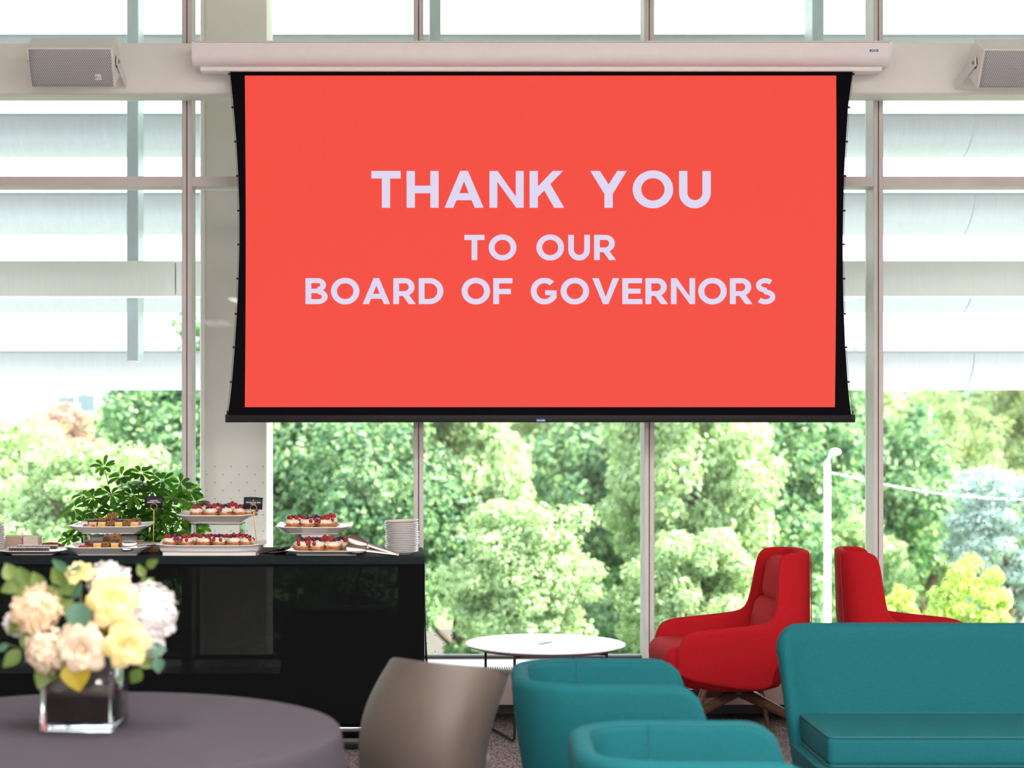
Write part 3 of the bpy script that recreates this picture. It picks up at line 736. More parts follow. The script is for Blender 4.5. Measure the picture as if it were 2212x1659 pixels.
xa, xb = L(488, 0)[0], L(1845, 0)[0]; za, zc = L(0, 912)[2], L(0, 897)[2]
MB().rbox(((xa+xb)/2, 0, (za+zc)/2), (xb-xa, .03, zc-za+.002), .003, 2).build('bottom_bar', M_BLACKP, ps)
for px in (491, 1842):
    q = L(px, 904)
    MB().rbox((q[0], 0, q[2]), (.018, .036, .040), .003, 2).tube([(q[0], 0, q[2]+.015), (q[0], 0, q[2]+.040)], .0035, 8).build('bar_end_cap', M_BLACKP, ps)
bx = L(1168, 908)
bd = MB().box(bx[0]-.023, bx[0]+.023, -.0165, -.0155, bx[2]-.007, bx[2]+.007).build('badge', M_BLUE, ps, smooth=0)
line_mb('DA-LITE', bx[0]-.018, bx[0]+.018, bx[2]-.0033, .0066, -.018, .001).build('badge_lettering', M_WHITE, bd, smooth=0)
for k, sx in ((1, -1), (2, 1)):
    pts = [L(edge(py, k) + sx*(2.2 if py > 160 else 0), py) for py in (153, 200, 232, 270, 306, 345, 380, 420, 455, 490, 528, 565, 602, 640, 678, 715, 750, 790, 825)] + [L(491 if k == 1 else 1842, 893)]
    MB().tube(pts, .0011, 5).build('tension_cord', M_GROOVE, ps)
    for py in (160, 232, 306, 380, 455, 528, 602, 678, 750, 825):
        q = L(edge(py, k)+sx*1.5, py); MB().box(q[0]-.007, q[0]+.007, -.004, .004, q[2]-.0045, q[2]+.0045).build('tension_tab', M_BLACKP, ps, smooth=0)

# ------------------------------------------------------------------ loudspeakers
m, nt, b = nodes('perforated_grille'); tc = nt.nodes.new('ShaderNodeTexCoord'); sp = nt.nodes.new('ShaderNodeSeparateXYZ'); nt.links.new(tc.outputs['Object'], sp.inputs[0])
def mth(op, a, bb=None):
    q = nt.nodes.new('ShaderNodeMath'); q.operation = op
    for i, v in enumerate((a, bb)):
        if v is None: continue
        if hasattr(v, 'links'): nt.links.new(v, q.inputs[i])
        else: q.inputs[i].default_value = v
    return q.outputs[0]
k_ = 2*math.pi/.0092
A_ = mth('COSINE', mth('MULTIPLY', sp.outputs[0], k_)); B_ = mth('COSINE', mth('MULTIPLY', sp.outputs[2], k_/1.732))
hole = mth('GREATER_THAN', mth('MULTIPLY', A_, B_), .22)
r1 = nt.nodes.new('ShaderNodeValToRGB'); r1.color_ramp.elements[0].color = (.60, .60, .63, 1); r1.color_ramp.elements[1].color = (.05, .05, .07, 1)
nt.links.new(hole, r1.inputs[0]); nt.links.new(r1.outputs[0], b.inputs['Base Color']); b.inputs['Roughness'].default_value = .5
M_GRILLE = m
def speaker(loc, rz, lab, arm):
    t = thing('loudspeaker', lab, 'loudspeaker', loc, rz, group='wall loudspeakers on the beam')
    T = Matrix.Rotation(math.radians(30), 4, 'X')                 # tilted down into the room
    hw, hh, dp = .210, .100, .20
    side = [(0, -hh), (0, hh), (.15, hh), (dp, hh-.055), (dp, -hh+.055), (.15, -hh)]   # y back, z up
    bd = MB().rings([[(x, y, z) for y, z in side] for x in (-hw, hw)])
    bo = bd.build('speaker_body', M_SPEAKER, t, smooth=0); bo.matrix_local = T
    mo = bo.modifiers.new('bevel', 'BEVEL'); mo.width = .004; mo.segments = 2
    g = MB(); n = 10
    P = []
    for i in range(n+1):                                           # grille bows slightly outwards and wraps under the lower edge
        v = i/n; z = hh-.006 - v*(2*hh-.010); y = -.002 - .010*math.sin(math.pi*min(1, v*1.0))
        P.append([(x, y, z) for x in np.linspace(-hw+.010, hw-.010, 13)])
    g.grid(P).build('speaker_grille', M_GRILLE, t, smooth=180, solid=.002).matrix_local = T
    e = MB().rbox((hw*.62, -.0115, -.045), (.030, .006, .030), .002, 1).build('maker_badge', M_CASE, t); e.matrix_local = T
    zb_ = -.045
    E = MB()
    for x0_, x1_, z0_, z1_ in ((.118, .122, -.052, -.038), (.122, .128, -.040, -.038), (.122, .128, -.046, -.044), (.122, .128, -.052, -.050)): E.box(x0_, x1_, -.0155, -.0142, z0_, z1_)
    E.add([(.128, -.0155, -.038), (.131, -.0155, -.038), (.136, -.0155, -.052), (.133, -.0155, -.052)], [(0, 1, 2, 3)]).add([(.139, -.0155, -.038), (.142, -.0155, -.038), (.136, -.0155, -.052), (.133, -.0155, -.052)], [(0, 1, 2, 3)])
    E.build('badge_mark', M_GRILLE, e, smooth=0)
    for sx in (-1, 1):                                             # yoke arms to the wall plate
        y2 = 9.832 - loc[1]
        q = Vector((0, .085, .0)); q = T @ q
        b_ = MB().add([(sx*(hw+.004), q.y-.025, q.z+.028), (sx*(hw+.004), q.y-.03, q.z-.02), (sx*(hw+.004), y2-.004, q.z-.085), (sx*(hw+.004), y2-.004, q.z-.035),
                  (sx*(hw+.009), q.y-.025, q.z+.028), (sx*(hw+.009), q.y-.03, q.z-.02), (sx*(hw+.009), y2-.004, q.z-.085), (sx*(hw+.009), y2-.004, q.z-.035)],
                 [(0, 1, 2, 3), (7, 6, 5, 4), (0, 4, 5, 1), (1, 5, 6, 2), (2, 6, 7, 3), (3, 7, 4, 0)]).build('bracket_arm', M_SPEAKER, t, smooth=0)
        MB().lathe([(.011, 0), (.011, .005), (.006, .005), (.006, .010)], 10, M=Matrix.Translation((sx*(hw+.009), q.y, q.z)) @ Matrix.Rotation(sx*math.pi/2, 4, 'Y')).build('bolt', M_STEEL, b_)
        MB().lathe([(.030, 0), (.030, .004)], 20, M=Matrix.Translation((sx*hw, q.y, q.z)) @ Matrix.Rotation(sx*math.pi/2, 4, 'Y')).build('pivot_disc', M_BLACKP, t)
    MB().box(-hw-.009, hw+.009, y2-.004, y2, q.z-.085, q.z-.035).build('wall_plate', M_SPEAKER, t, smooth=0)
    return t
c = at(154, 146, 9.47); speaker((c.x, c.y, c.z), 0, 'white loudspeaker tilted down on the beam above the plant', 1)
c = at(2209, 149, 9.47); speaker((c.x, c.y, c.z), math.radians(2), 'white loudspeaker tilted down on the beam above the sofa', -1)

# ------------------------------------------------------------------ upholstered furniture
def tub_chair(loc, rz, lab):
    """low tub chair, open towards +X"""
    t = thing('tub_armchair', lab, 'armchair', loc, rz, group='teal tub armchairs')
    H, Z0, hw, th = .698, .13, .345, .062
    path = []                                                       # plan of the outer top edge: arm, corner, back, corner, arm
    xb, xf, R = -.31, .315, .215
    for x in np.linspace(xf, xb+R, 15): path.append((x, -hw))
    for a in np.linspace(-90, -180, 11)[1:]: path.append((xb+R+R*math.cos(math.radians(a)), -hw+R+R*math.sin(math.radians(a))))
    for y in np.linspace(-hw+R, hw-R, 6)[1:]: path.append((xb, y))
    for a in np.linspace(180, 90, 11)[1:]: path.append((xb+R+R*math.cos(math.radians(a)), hw-R+R*math.sin(math.radians(a))))
    for x in np.linspace(xb+R, xf, 15)[1:]: path.append((x, hw))
    n = len(path); rows = []; edge_in = []
    for i, (x, y) in enumerate(path):
        p0, p1 = Vector(path[max(i-1, 0)]), Vector(path[min(i+1, n-1)]); tt = (p1-p0).normalized(); nin = Vector((-tt.y, tt.x))   # inward
        if nin.dot(Vector((.05, 0)) - Vector((x, y))) < 0: nin = -nin
        dx = xf - x; rr = .125
        front = abs(y) > hw-1e-6
        h = H
        if front and dx < rr: h = H - rr + math.sqrt(max(0, rr*rr - (rr-dx)**2))
        w_ = th
        if front and dx < .02: w_ = th*(.55+.45*dx/.02)
        row = []
        for k in range(7):                                          # outer face, leaning in towards the floor
            v = k/6; z = Z0 + (h - .03 - Z0)*v
            q = (1-v)**1.35*.085*(1.0 if not front else .9) + (th-w_)/2
            row.append((x + nin.x*q - (0.05*(1-v) if front and dx < .15 else 0), y + nin.y*q, z))
        for a in (30, 60, 90, 120, 150):                            # rolled top
            ca, sa = math.cos(math.radians(a)), math.sin(math.radians(a))
            q = w_/2 - w_/2*ca + (th-w_)/2; row.append((x + nin.x*q, y + nin.y*q, h - .03 + .03*sa))
        edge_in.append((x + nin.x*(w_*.86), y + nin.y*(w_*.86), h-.010))
        for k in range(6):                                          # inner face
            v = 1-k/5; z = .36 + (h - .03 - .36)*v; q = w_ + .035*(1-v) + (th-w_)/2
            row.append((x + nin.x*q - (0.05*(1-v) if front and dx < .15 else 0), y + nin.y*q, z))
        rows.append(row)
    mb = MB().grid(rows); m_ = len(rows[0])
    mb.f.append(tuple(range(m_))); mb.f.append(tuple((n-1)*m_ + k for k in reversed(range(m_))))
    mb.build('shell', M_TEAL, t, smooth=60)
    MB().tube(edge_in, .0028, 6).build('piping', M_TEALSEAM, t)
    for sy in (-1, 1):                                              # seam between back and arm
        MB().tube([(xb+R+.02, sy*(hw-th-.000), H-.012), (xb+R+.025, sy*(hw-th-.012), .56), (xb+R+.03, sy*(hw-th-.03), .42)], .002, 6).build('seam', M_TEALSEAM, t)
    MB().rbox((.03, 0, .375), (.56, .53, .13), .045, 4).build('seat_cushion', M_TEAL, t)
    MB().rbox((.0, 0, .235), (.44, .48, .16), .03, 3).build('seat_base', M_TEAL, t)
    for sx in (-1, 1):
        for sy in (-1, 1): MB().tube([(sx*.17, sy*.18, .18), (sx*.20, sy*.21, 0)], [.016, .011], 10).build('leg', M_WOOD, t)
    return t
tub_chair((.645, 6.50, 0), math.radians(-2), 'teal wool tub armchair nearer the windows, behind the matching one')
tub_chair((.735, 5.165, 0), math.radians(-2), 'teal wool tub armchair in front, cut by the photo edge')

def slab(name, xs, zs, y_front, y_back, mat_, parent, r):
    pass
so = thing('sofa', 'long teal wool sofa with loose seat cushion facing the room', 'sofa', (2.45, 6.95, 0))
xL, xR = at(1673, 0, 7.2).x - 2.45, 1.12
# back: a thick shell, ends rounded off and curling slightly towards the sitter
us = [0, .004, .009, .016, .025, .037, .052, .07, .095, .13, .18, .25, .35, .5]
xs = [xL+q for q in us] + list(np.linspace(xL+.7, xR-.7, 6)) + [xR-q for q in us[::-1]]
loop = []; ZB, ZT, rc, K = .23, .775, .085, 12
for x in xs:
    e0 = min(x-xL, xR-x); sg = 1 if x-xL < xR-x else -1
    ztop = ZT - rc + math.sqrt(max(0, rc*rc-(rc-min(e0, rc))**2))
    thk = .085*math.sqrt(max(.06, 1-(1-min(1, e0/.038))**2))
    curl = .06*math.exp(-(e0/.09)**2)
    f_, b_ = [], []
    for k in range(K+1):
        v = k/K; z = ZB + (ztop-.028-ZB)*v
        xx = x + sg*.055*(1-(z-ZB)/(ZT-ZB))**1.3*max(0, 1-e0/.3)
        yc = .205 + .08*(z-ZB)/(ZT-ZB) - curl
        f_.append((xx, yc-thk/2, z)); b_.append((xx, yc+thk/2, z))
    yc = .205 + .08*(ztop-ZB)/(ZT-ZB) - curl
    top = [(x, yc - thk/2*math.cos(math.radians(a)), ztop-.028+.028*math.sin(math.radians(a))) for a in (22, 45, 68, 90, 112, 135, 158)]
    loop.append(f_ + top + b_[::-1])
mb = MB().grid(loop); m_ = len(loop[0])
mb.f.append(tuple(range(m_))); mb.f.append(tuple((len(xs)-1)*m_ + k for k in reversed(range(m_))))
mb.build('backrest', M_TEAL, so, smooth=80)
cx0, cx1 = xL+.075, xR-.075
cw, cyd = cx1-cx0, .53
cu = MB().rbox(((cx0+cx1)/2, -.065, .40), (cw, cyd, .105), .022, 4)
cu = cu.build('seat_cushion', M_TEAL, so)
for z in (.449, .351):
    r = .028; pts = []
    hx, hy = cw/2-.004, cyd/2-.004
    for (sx, sy, a0) in ((1, 1, 0), (-1, 1, 90), (-1, -1, 180), (1, -1, 270)):
        for a in range(0, 91, 15):
            pts.append(((cx0+cx1)/2 + sx*(hx-r) + r*math.cos(math.radians(a0+a)), -.065 + sy*(hy-r) + r*math.sin(math.radians(a0+a)), z))
    MB().tube(pts, .0042, 6, closed=True).build('piping', M_TEALSEAM, cu)
R = []
for z, i0, i1, i2 in ((.345, 0, 0, .02), (.30, .005, .006, .0), (.24, .03, .03, .02), (.20, .06, .06, .06)):
    pts = []; r = .05
    X0, X1, Y0, Y1 = cx0-.035+i0, cx1+.035-i0, -.335+i1, .22-i2
    for (px_, py_, a0) in ((X1-r, Y1-r, 0), (X0+r, Y1-r, 90), (X0+r, Y0+r, 180), (X1-r, Y0+r, 270)):
        for a in range(0, 91, 15): pts.append((px_ + r*math.cos(math.radians(a0+a)), py_ + r*math.sin(math.radians(a0+a)), z))
    R.append(pts)
MB().rings(R).build('seat_base', M_TEAL, so, smooth=50)
for x in (cx0+.12, cx1-.12):
    for y in (-.25, .12): MB().tube([(x, y, .22), (x + (.02 if x > 0 else -.02), y*1.05, 0)], [.02, .013], 10).build('leg', M_WOOD, so)

def lounge_chair(loc, rz, lab):
    """high winged lounge chair facing -X"""
    t = thing('wing_lounge_chair', lab, 'lounge chair', loc, rz, group='red wing lounge chairs')
    # half outline from arm front to the middle of the back: x, half width at arm height, top z, bottom z
    S = [(-.352, .285, .430, .410), (-.345, .288, .478, .375), (-.328, .290, .522, .350), (-.300, .292, .548, .332), (-.25, .295, .561, .318), (-.16, .297, .569, .300), (-.06, .298, .578, .283),
         (.03, .298, .588, .274), (.075, .297, .597, .284), (.098, .296, .613, .294), (.112, .295, .640, .302), (.120, .2945, .68, .307), (.126, .294, .73, .312), (.132, .2935, .79, .317), (.138, .293, .845, .322),
         (.146, .292, .877, .330), (.158, .291, .895, .342), (.178, .288, .905, .360), (.205, .28, .909, .380), (.235, .266, .910, .394), (.262, .243, .911, .400), (.285, .21, .912, .403), (.302, .165, .913, .405), (.311, .11, .914, .404), (.315, .05, .9145, .405), (.316, 0, .915, .405)]
    full = [(x, -w_, a, b_) for x, w_, a, b_ in S] + [(x, w_, a, b_) for x, w_, a, b_ in S[-2::-1]]
    n = len(full); th = .042; rows = []; K = 12
    def place(x, y, z, inw):
        wn = max(0, (z-.60)/.31); nar = 1 - .31*wn**.9 if True else 1      # wings lean in towards the top
        low = max(0, (.60-z)/.33)
        xx = x + (0 if x < .1 else 1)*min(1, max(0, (x-.1)/.1))*(-.15*low**1.7 + .012*wn)
        nar *= 1 - .16*low**2
        return (xx, y*nar, z)
    for i, (x, y, zt_, zb_) in enumerate(full):
        p0, p1 = full[max(i-1, 0)], full[min(i+1, n-1)]
        tt = Vector((p1[0]-p0[0], p1[1]-p0[1])); tt = tt.normalized() if tt.length > 1e-9 else Vector((1, 0)); nin = Vector((-tt.y, tt.x))
        if nin.dot(Vector((0.0, 0)) - Vector((x, y))) < 0: nin = -nin
        w_ = th*(.5 if i in (0, n-1) else .85 if i in (1, n-2) else 1)
        row = []
        for k in range(K+1):
            z = zb_ + (zt_-.018-zb_)*k/K; row.append(place(x + nin.x*(th-w_)/2, y + nin.y*(th-w_)/2, z, nin))
        for a in (40, 90, 140):
            q = w_/2 - w_/2*math.cos(math.radians(a)) + (th-w_)/2
            row.append(place(x + nin.x*q, y + nin.y*q, zt_-.018+.018*math.sin(math.radians(a)), nin))
        for k in range(K+1):
            z = zt_-.018 - (zt_-.018-zb_)*k/K; q = w_ + (th-w_)/2; row.append(place(x + nin.x*q, y + nin.y*q, z, nin))
        rows.append(row)
    mb = MB().grid(rows); m_ = len(rows[0])
    mb.f.append(tuple(range(m_))); mb.f.append(tuple((n-1)*m_ + k for k in reversed(range(m_))))
    for i in range(n-1): mb.f.append((i*m_, (i+1)*m_, (i+1)*m_+m_-1, i*m_+m_-1))
    mb.build('shell', M_RED, t, smooth=180, sub=1)
    for sy in (-1, 1):                                             # seams: back edge and arm-to-wing line
        pts = [Vector(place(.300, sy*.172, z, None)) + Vector((.0035, sy*.003, 0)) for z in np.linspace(.43, .90, 16)]
        MB().tube(pts, .0022, 5).build('piping', M_REDSEAM, t)
    R = []                                                         # belly of the shell under the seat
    for z, f in ((.40, 1.0), (.33, .97), (.285, .86), (.268, .70)):
        R.append([(-.055 + f*.265*math.copysign(abs(math.cos(q))**.6, math.cos(q)), f*.27*math.copysign(abs(math.sin(q))**.6, math.sin(q)), z) for q in [2*math.pi*k/36 for k in range(36)]])
    MB().rings(R).build('seat_shell', M_RED, t, smooth=60)
    MB().rbox((-.115, 0, .41), (.545, .50, .14), .06, 5).build('seat_cushion', M_RED, t)
    Tm = Matrix.Translation((.178, 0, .555)) @ Matrix.Rotation(math.radians(14), 4, 'Y')
    MB().rbox((0, 0, 0), (.15, .46, .25), .065, 5, Tm).build('back_cushion', M_RED, t)
    Tm = Matrix.Translation((.215, 0, .765)) @ Matrix.Rotation(math.radians(8), 4, 'Y')
    MB().rbox((0, 0, 0), (.115, .36, .22), .055, 5, Tm).build('head_cushion', M_RED, t)
    # wooden cross frame
    for sy in (-1, 1):
        R = [[(x, sy*.05+dy, z+dz) for dy, dz in ((-.022, -h_), (.022, -h_), (.022, h_), (-.022, h_))] for x, z, h_ in ((-.20, .245, .022), (-.05, .238, .030), (.06, .225, .030), (.19, .185, .022))]
        if sy < 0: pass
    def bar(p, q, w0, h0, w1, h1, name):
        p, q = Vector(p), Vector(q); tdir = (q-p).normalized(); sd = tdir.cross(Vector((0, 0, 1))).normalized() if abs(tdir.z) < .95 else Vector((0, 1, 0)); up = sd.cross(tdir)
        R = []
        for u in (0, .5, 1):
            c_ = p.lerp(q, u); w_ = w0+(w1-w0)*u; h_ = h0+(h1-h0)*u
            R.append([tuple(c_ + sd*w_*math.cos(a) + up*h_*math.sin(a)) for a in [2*math.pi*k/12 for k in range(12)]])
        return MB().rings(R).build(name, M_WOOD, t, smooth=50)
    for sx, sy in ((-1, -1), (-1, 1), (1, -1), (1, 1)):
        bar((0, 0, .245), (sx*(.18 if sx > 0 else .25), sy*.275, .165 if sx > 0 else .185), .026, .030, .018, .020, 'frame_bar')
        bar((sx*(.145 if sx > 0 else .22), sy*(.312 if sx > 0 else .26), .40 if sx > 0 else .29), (sx*(.215 if sx > 0 else .31), sy*.25, 0), .021, .017, .013, .012, 'leg')
    MB().lathe([(.07, .235), (.07, .272)], 20).build('swivel_plate', M_BLACK, t)
    return t
lounge_chair((1.535, 9.08, 0), math.radians(4), 'red wing lounge chair turned towards the white table')
lounge_chair((2.328, 9.10, 0), math.radians(180-7), 'red wing lounge chair turned away, its back to the other red one')

# ------------------------------------------------------------------ round white table
c = (.644, 9.33)
t = thing('coffee_table', 'round white coffee table with black wire legs by the window', 'table', (c[0], c[1], 0), math.radians(0))
zt_ = .437
MB().lathe([(.20, zt_-.030), (.33, zt_-.026), (.375, zt_-.012), (.387, zt_-.006)], 72).build('tabletop_underside', M_TOPEDGE, t, smooth=30)
MB().lathe([(.387, zt_-.006), (.388, zt_-.002), (.386, zt_)], 72).build('tabletop', M_WHITETOP, t, smooth=30)
T = Matrix.Translation((0, .0, zt_)) @ Matrix.Rotation(math.radians(58), 4, 'Z')
MB().rbox((0, 0, .001), (.10, .022, .003), .001, 1, T).build('power_slot', M_TOPEDGE, t)
A4 = [150, 240, 330, 60]; q = []
for a in A4:
    x, y = .325*math.cos(math.radians(a)), .325*math.sin(math.radians(a)); q.append((x, y))
for i in (0, 2):                                                    # two sled frames of black rod
    (xa_, ya_), (xb_, yb_) = q[i], q[(i+1) % 4]
    r = .03; d_ = Vector((xb_-xa_, yb_-ya_, 0)).normalized()
    pts = [Vector((xa_, ya_, zt_-.028)), Vector((xa_, ya_, .012+r))]
    pts += [Vector((xa_, ya_, 0)) + d_*(r-r*math.cos(a)) + Vector((0, 0, .012+r-r*math.sin(a))) for a in (math.pi/6, math.pi/3, math.pi/2)]
    pts += [Vector((xb_, yb_, 0)) - d_*(r-r*math.cos(a)) + Vector((0, 0, .012+r-r*math.sin(a))) for a in (math.pi/2, math.pi/3, math.pi/6)]
    pts += [Vector((xb_, yb_, .012+r)), Vector((xb_, yb_, zt_-.028))]
    MB().tube(pts, .0065, 10).build('leg_frame', M_BLACK, t)
MB().tube([(*q[0], zt_-.034), (*q[2], zt_-.034)], .006, 8).tube([(*q[1], zt_-.034), (*q[3], zt_-.034)], .006, 8).build('cross_rod', M_BLACK, t)

# ------------------------------------------------------------------ taupe plastic chair seen from behind
c = at(935, 0, 5.8); t = thing('plastic_chair', 'taupe moulded plastic chair seen from behind beside the dining table', 'chair', (c.x, 5.85, 0))
rowsC = [ # py, then (px, depth) across
 (None, [(846, 5.86, 1419), (862, 5.81, 1420), (900, 5.74, 1427), (960, 5.70, 1437), (1030, 5.70, 1449), (1085, 5.77, 1458), (1111, 5.86, 1459)]),
 (1432, [(838, 5.86), (856, 5.81), (898, 5.74), (960, 5.70), (1030, 5.70), (1084, 5.76), (1110, 5.85)]),
 (1500, [(797, 5.84), (820, 5.78), (880, 5.70), (950, 5.665), (1020, 5.67), (1070, 5.74), (1086, 5.83)]),
 (1560, [(777, 5.83), (802, 5.765), (866, 5.685), (940, 5.65), (1010, 5.655), (1052, 5.73), (1064, 5.83)]),
 (1620, [(772, 5.82), (796, 5.755), (860, 5.68), (932, 5.645), (1000, 5.65), (1040, 5.73), (1052, 5.83)]),
 (1690, [(776, 5.83), (798, 5.765), (858, 5.69), (928, 5.655), (995, 5.66), (1034, 5.74), (1046, 5.84)]),
 (1780, [(790, 5.86), (808, 5.80), (862, 5.73), (928, 5.70), (990, 5.705), (1026, 5.78), (1038, 5.87)]),
 (1850, [(800, 5.93), (816, 5.88), (865, 5.83), (928, 5.81), (988, 5.815), (1022, 5.87), (1032, 5.94)]),
]
P = []
for py, r_ in rowsC:
    row = []
    for q in r_:
        p = at(q[0], q[2] if py is None else py, q[1]); row.append((p.x-c.x, p.y-5.85, p.z))
    P.append(row)
for z, yo in ((.465, .17), (.45, .32), (.452, .46), (.47, .50)):                # the seat runs away from us, under the table side
    base = P[-1] if z == .465 else None
    row = []
    for j in range(7):
        u = j/6*2-1; row.append((-.02 + u*.21, yo + .02*u*u*0, z + .012*u*u))
    P.append(row)
MB().grid(P).build('seat_shell', M_PLASTIC, t, smooth=180, sub=2, solid=.009)
for sx in (-1, 1):
    for yy, ye in ((.10, .0), (.42, .47)): MB().tube([(sx*.16-.02, yy+.02, .445), (sx*.19-.02, ye, 0)], .010, 10).build('leg', M_CHROME, t)

# ------------------------------------------------------------------ dining table, linen, vase
TX, TY, TR, TH = -.848, 5.08, .66, .74
t = thing('dining_table', 'round dining table hidden under the grey linen cloth', 'table', (TX, TY, 0))
MB().lathe([(TR-.012, TH-.035), (TR-.006, TH-.004)], 64).build('tabletop', M_WOOD, t)
MB().lathe([(.30, 0), (.30, .02), (.06, .05), (.045, .10), (.045, TH-.035), (.2, TH-.035)], 32).build('pedestal', M_BLACK, t)
rows = []; N = 160
for i in range(N):
    a = 2*math.pi*i/N; fold = .5+.5*math.sin(a*13+.8*math.sin(3*a)); row = []
    for rr, z in ((.001, TH+.002), (.3, TH+.002), (.55, TH+.002), (TR-.02, TH+.002), (TR-.006, TH), (TR+.001, TH-.008), (TR+.004, TH-.03)): row.append((rr*math.cos(a), rr*math.sin(a), z))
    for k in range(1, 9):
        v = k/8; rr = TR+.004 + v*(.03+.055*fold) ; row.append((rr*math.cos(a), rr*math.sin(a), TH-.03-v*.52))
    rows.append(row)
o = MB().grid(rows, closed_u=True).build('tablecloth', M_GREYCLOTH, None, smooth=180, solid=0)
o.location = (TX, TY, 0); label(o, 'plain grey linen cloth draped over the round dining table', 'tablecloth')
# ------------------------------------------------------------------ buffet table and its black cover
BX0, BX1, BY0, BY1, BZ = -2.45, .057, 8.752, 9.372, .898
t = thing('buffet_table', 'long folding buffet table hidden under the black stretch cover', 'table', ((BX0+BX1)/2, (BY0+BY1)/2, 0))
hx, hy = (BX1-BX0)/2, (BY1-BY0)/2
MB().box(-hx+.02, hx-.02, -hy+.02, hy-.02, BZ-.045, BZ-.008).build('tabletop', M_BLACK, t, smooth=0)
for sx in (-1, 1):
    for sy in (-1, 1): MB().tube([(sx*(hx-.10), sy*(hy-.06), BZ-.045), (sx*(hx-.10), sy*(hy-.06), .10)], .02, 10).build('leg', M_BLACK, t)
    MB().rbox((sx*(hx-.10), 0, .095), (.05, hy*2-.06, .03), .006, 2).build('foot_rail', M_CHROME, t)
    for sy in (-1, 1): MB().lathe([(.036, -.012), (.040, -.008), (.040, .008), (.036, .012)], 16, M=Matrix.Translation((sx*(hx-.10), sy*(hy-.07), .040)) @ Matrix.Rotation(math.pi/2, 4, 'Y')).build('caster', M_BLACKP, t)
MB().rbox((0, -hy+.09, .105), (2*hx-.2, .03, .026), .006, 2).build('base_bar', M_CHROME, t)
# cover: opaque top layer, sheer stretch skirt
mS = bpy.data.materials.new('sheer_black_cloth'); mS.use_nodes = True; nt = mS.node_tree; b = nt.nodes['Principled BSDF']; out = nt.nodes['Material Output']
b.inputs['Base Color'].default_value = (.0035, .004, .0045, 1); b.inputs['Roughness'].default_value = .9; b.inputs['Specular IOR Level'].default_value = .08
tr = nt.nodes.new('ShaderNodeBsdfTransparent'); ms = nt.nodes.new('ShaderNodeMixShader')
tc = nt.nodes.new('ShaderNodeTexCoord'); w1 = nt.nodes.new('ShaderNodeTexNoise'); w1.inputs['Scale'].default_value = 160; mp = nt.nodes.new('ShaderNodeMapping'); mp.inputs['Scale'].default_value = (.25, 1, 1.6)
mr = nt.nodes.new('ShaderNodeMapRange'); mr.inputs['From Min'].default_value = .3; mr.inputs['From Max'].default_value = .7; mr.inputs['To Min'].default_value = .009; mr.inputs['To Max'].default_value = .019
nt.links.new(tc.outputs['Object'], mp.inputs[0]); nt.links.new(mp.outputs[0], w1.inputs['Vector']); nt.links.new(w1.outputs['Fac'], mr.inputs['Value'])
nt.links.new(mr.outputs[0], ms.inputs[0]); nt.links.new(b.outputs[0], ms.inputs[1]); nt.links.new(tr.outputs[0], ms.inputs[2]); nt.links.new(ms.outputs[0], out.inputs[0])
M_TOPCLOTH = fabric('black_green_cover', (.010, .017, .019), .1, 150)
tc_ = thing('table_cover', 'black stretch table cover with a sheer front over the long buffet', 'tablecloth', ((BX0+BX1)/2, (BY0+BY1)/2, 0))
r = .012; R = []
for q, z in ((-.05, BZ+.001), (-.014, BZ+.001), (-.004, BZ-.003), (.0, BZ-.014), (.001, BZ-.03)):
    R.append([(sx*(hx+q), sy*(hy+q), z) for sx, sy in ((-1, -1), (1, -1), (1, 1), (-1, 1))])
MB().rings(R, cap0=False, cap1=False).add([(sx*(hx-.05), sy*(hy-.05), BZ+.001) for sx, sy in ((-1, -1), (1, -1), (1, 1), (-1, 1))], [(0, 1, 2, 3)]).build('cover_top', M_TOPCLOTH, tc_, smooth=50)
P = []
for i in range(61):                                                  # front skirt, slight drag folds
    u = i/60; x = -hx + 2*hx*u
    P.append([(x, -hy-.001 + .004*v*math.sin(31*u+2*v) , BZ-.03 - v*(BZ-.03-.145)) for v in np.linspace(0, 1, 9)])
MB().grid(P).build('skirt', mS, tc_, smooth=180)
for sx in (-1, 1):
    P = []
    for i in range(21):
        u = i/20; y = -hy + 2*hy*u
        P.append([(sx*(hx + .001 + v*(.014*math.sin(9*u+1)*v + .020*v)), y, BZ-.03 - v*(BZ-.03-.145)) for v in np.linspace(0, 1, 9)])
    MB().grid(P).build('end_skirt', M_TOPCLOTH, tc_, smooth=180)
# folded double layer of cloth at the right end of the skirt and along its top
MB().box(hx-.118, hx, -hy+.004, -hy+.006, .146, BZ-.03).build('corner_hem', M_TOPCLOTH, tc_, smooth=0)
# stand-in block for an unclear dark shape, and a cable, silhouetted through the skirt
t = thing('stand_in_block', 'dark rounded stand-in block under the buffet behind the sheer black cloth', 'block', (-.33, 9.06, 0))
MB().rbox((0, 0, .34), (.56, .40, .60), .09, 6).build('block_body', M_BLACKP, t)
MB().rbox((0, 0, .03), (.50, .36, .06), .02, 2).build('block_base', M_BLACK, t)
mb = MB().tube([(-.24, 9.15, BZ-.045), (-.245, 9.15, .80), (-.26, 9.15, .74), (-.275, 9.15, .642)], .006, 6).tube([(-.42, 9.15, BZ-.047), (-.39, 9.15, .828), (-.34, 9.15, .822), (-.29, 9.15, .828), (-.25, 9.15, BZ-.047)], .006, 6)
label(mb.build('cable', M_BLACK, None), 'thin dark cable hanging under the buffet behind the sheer cloth', 'cable')

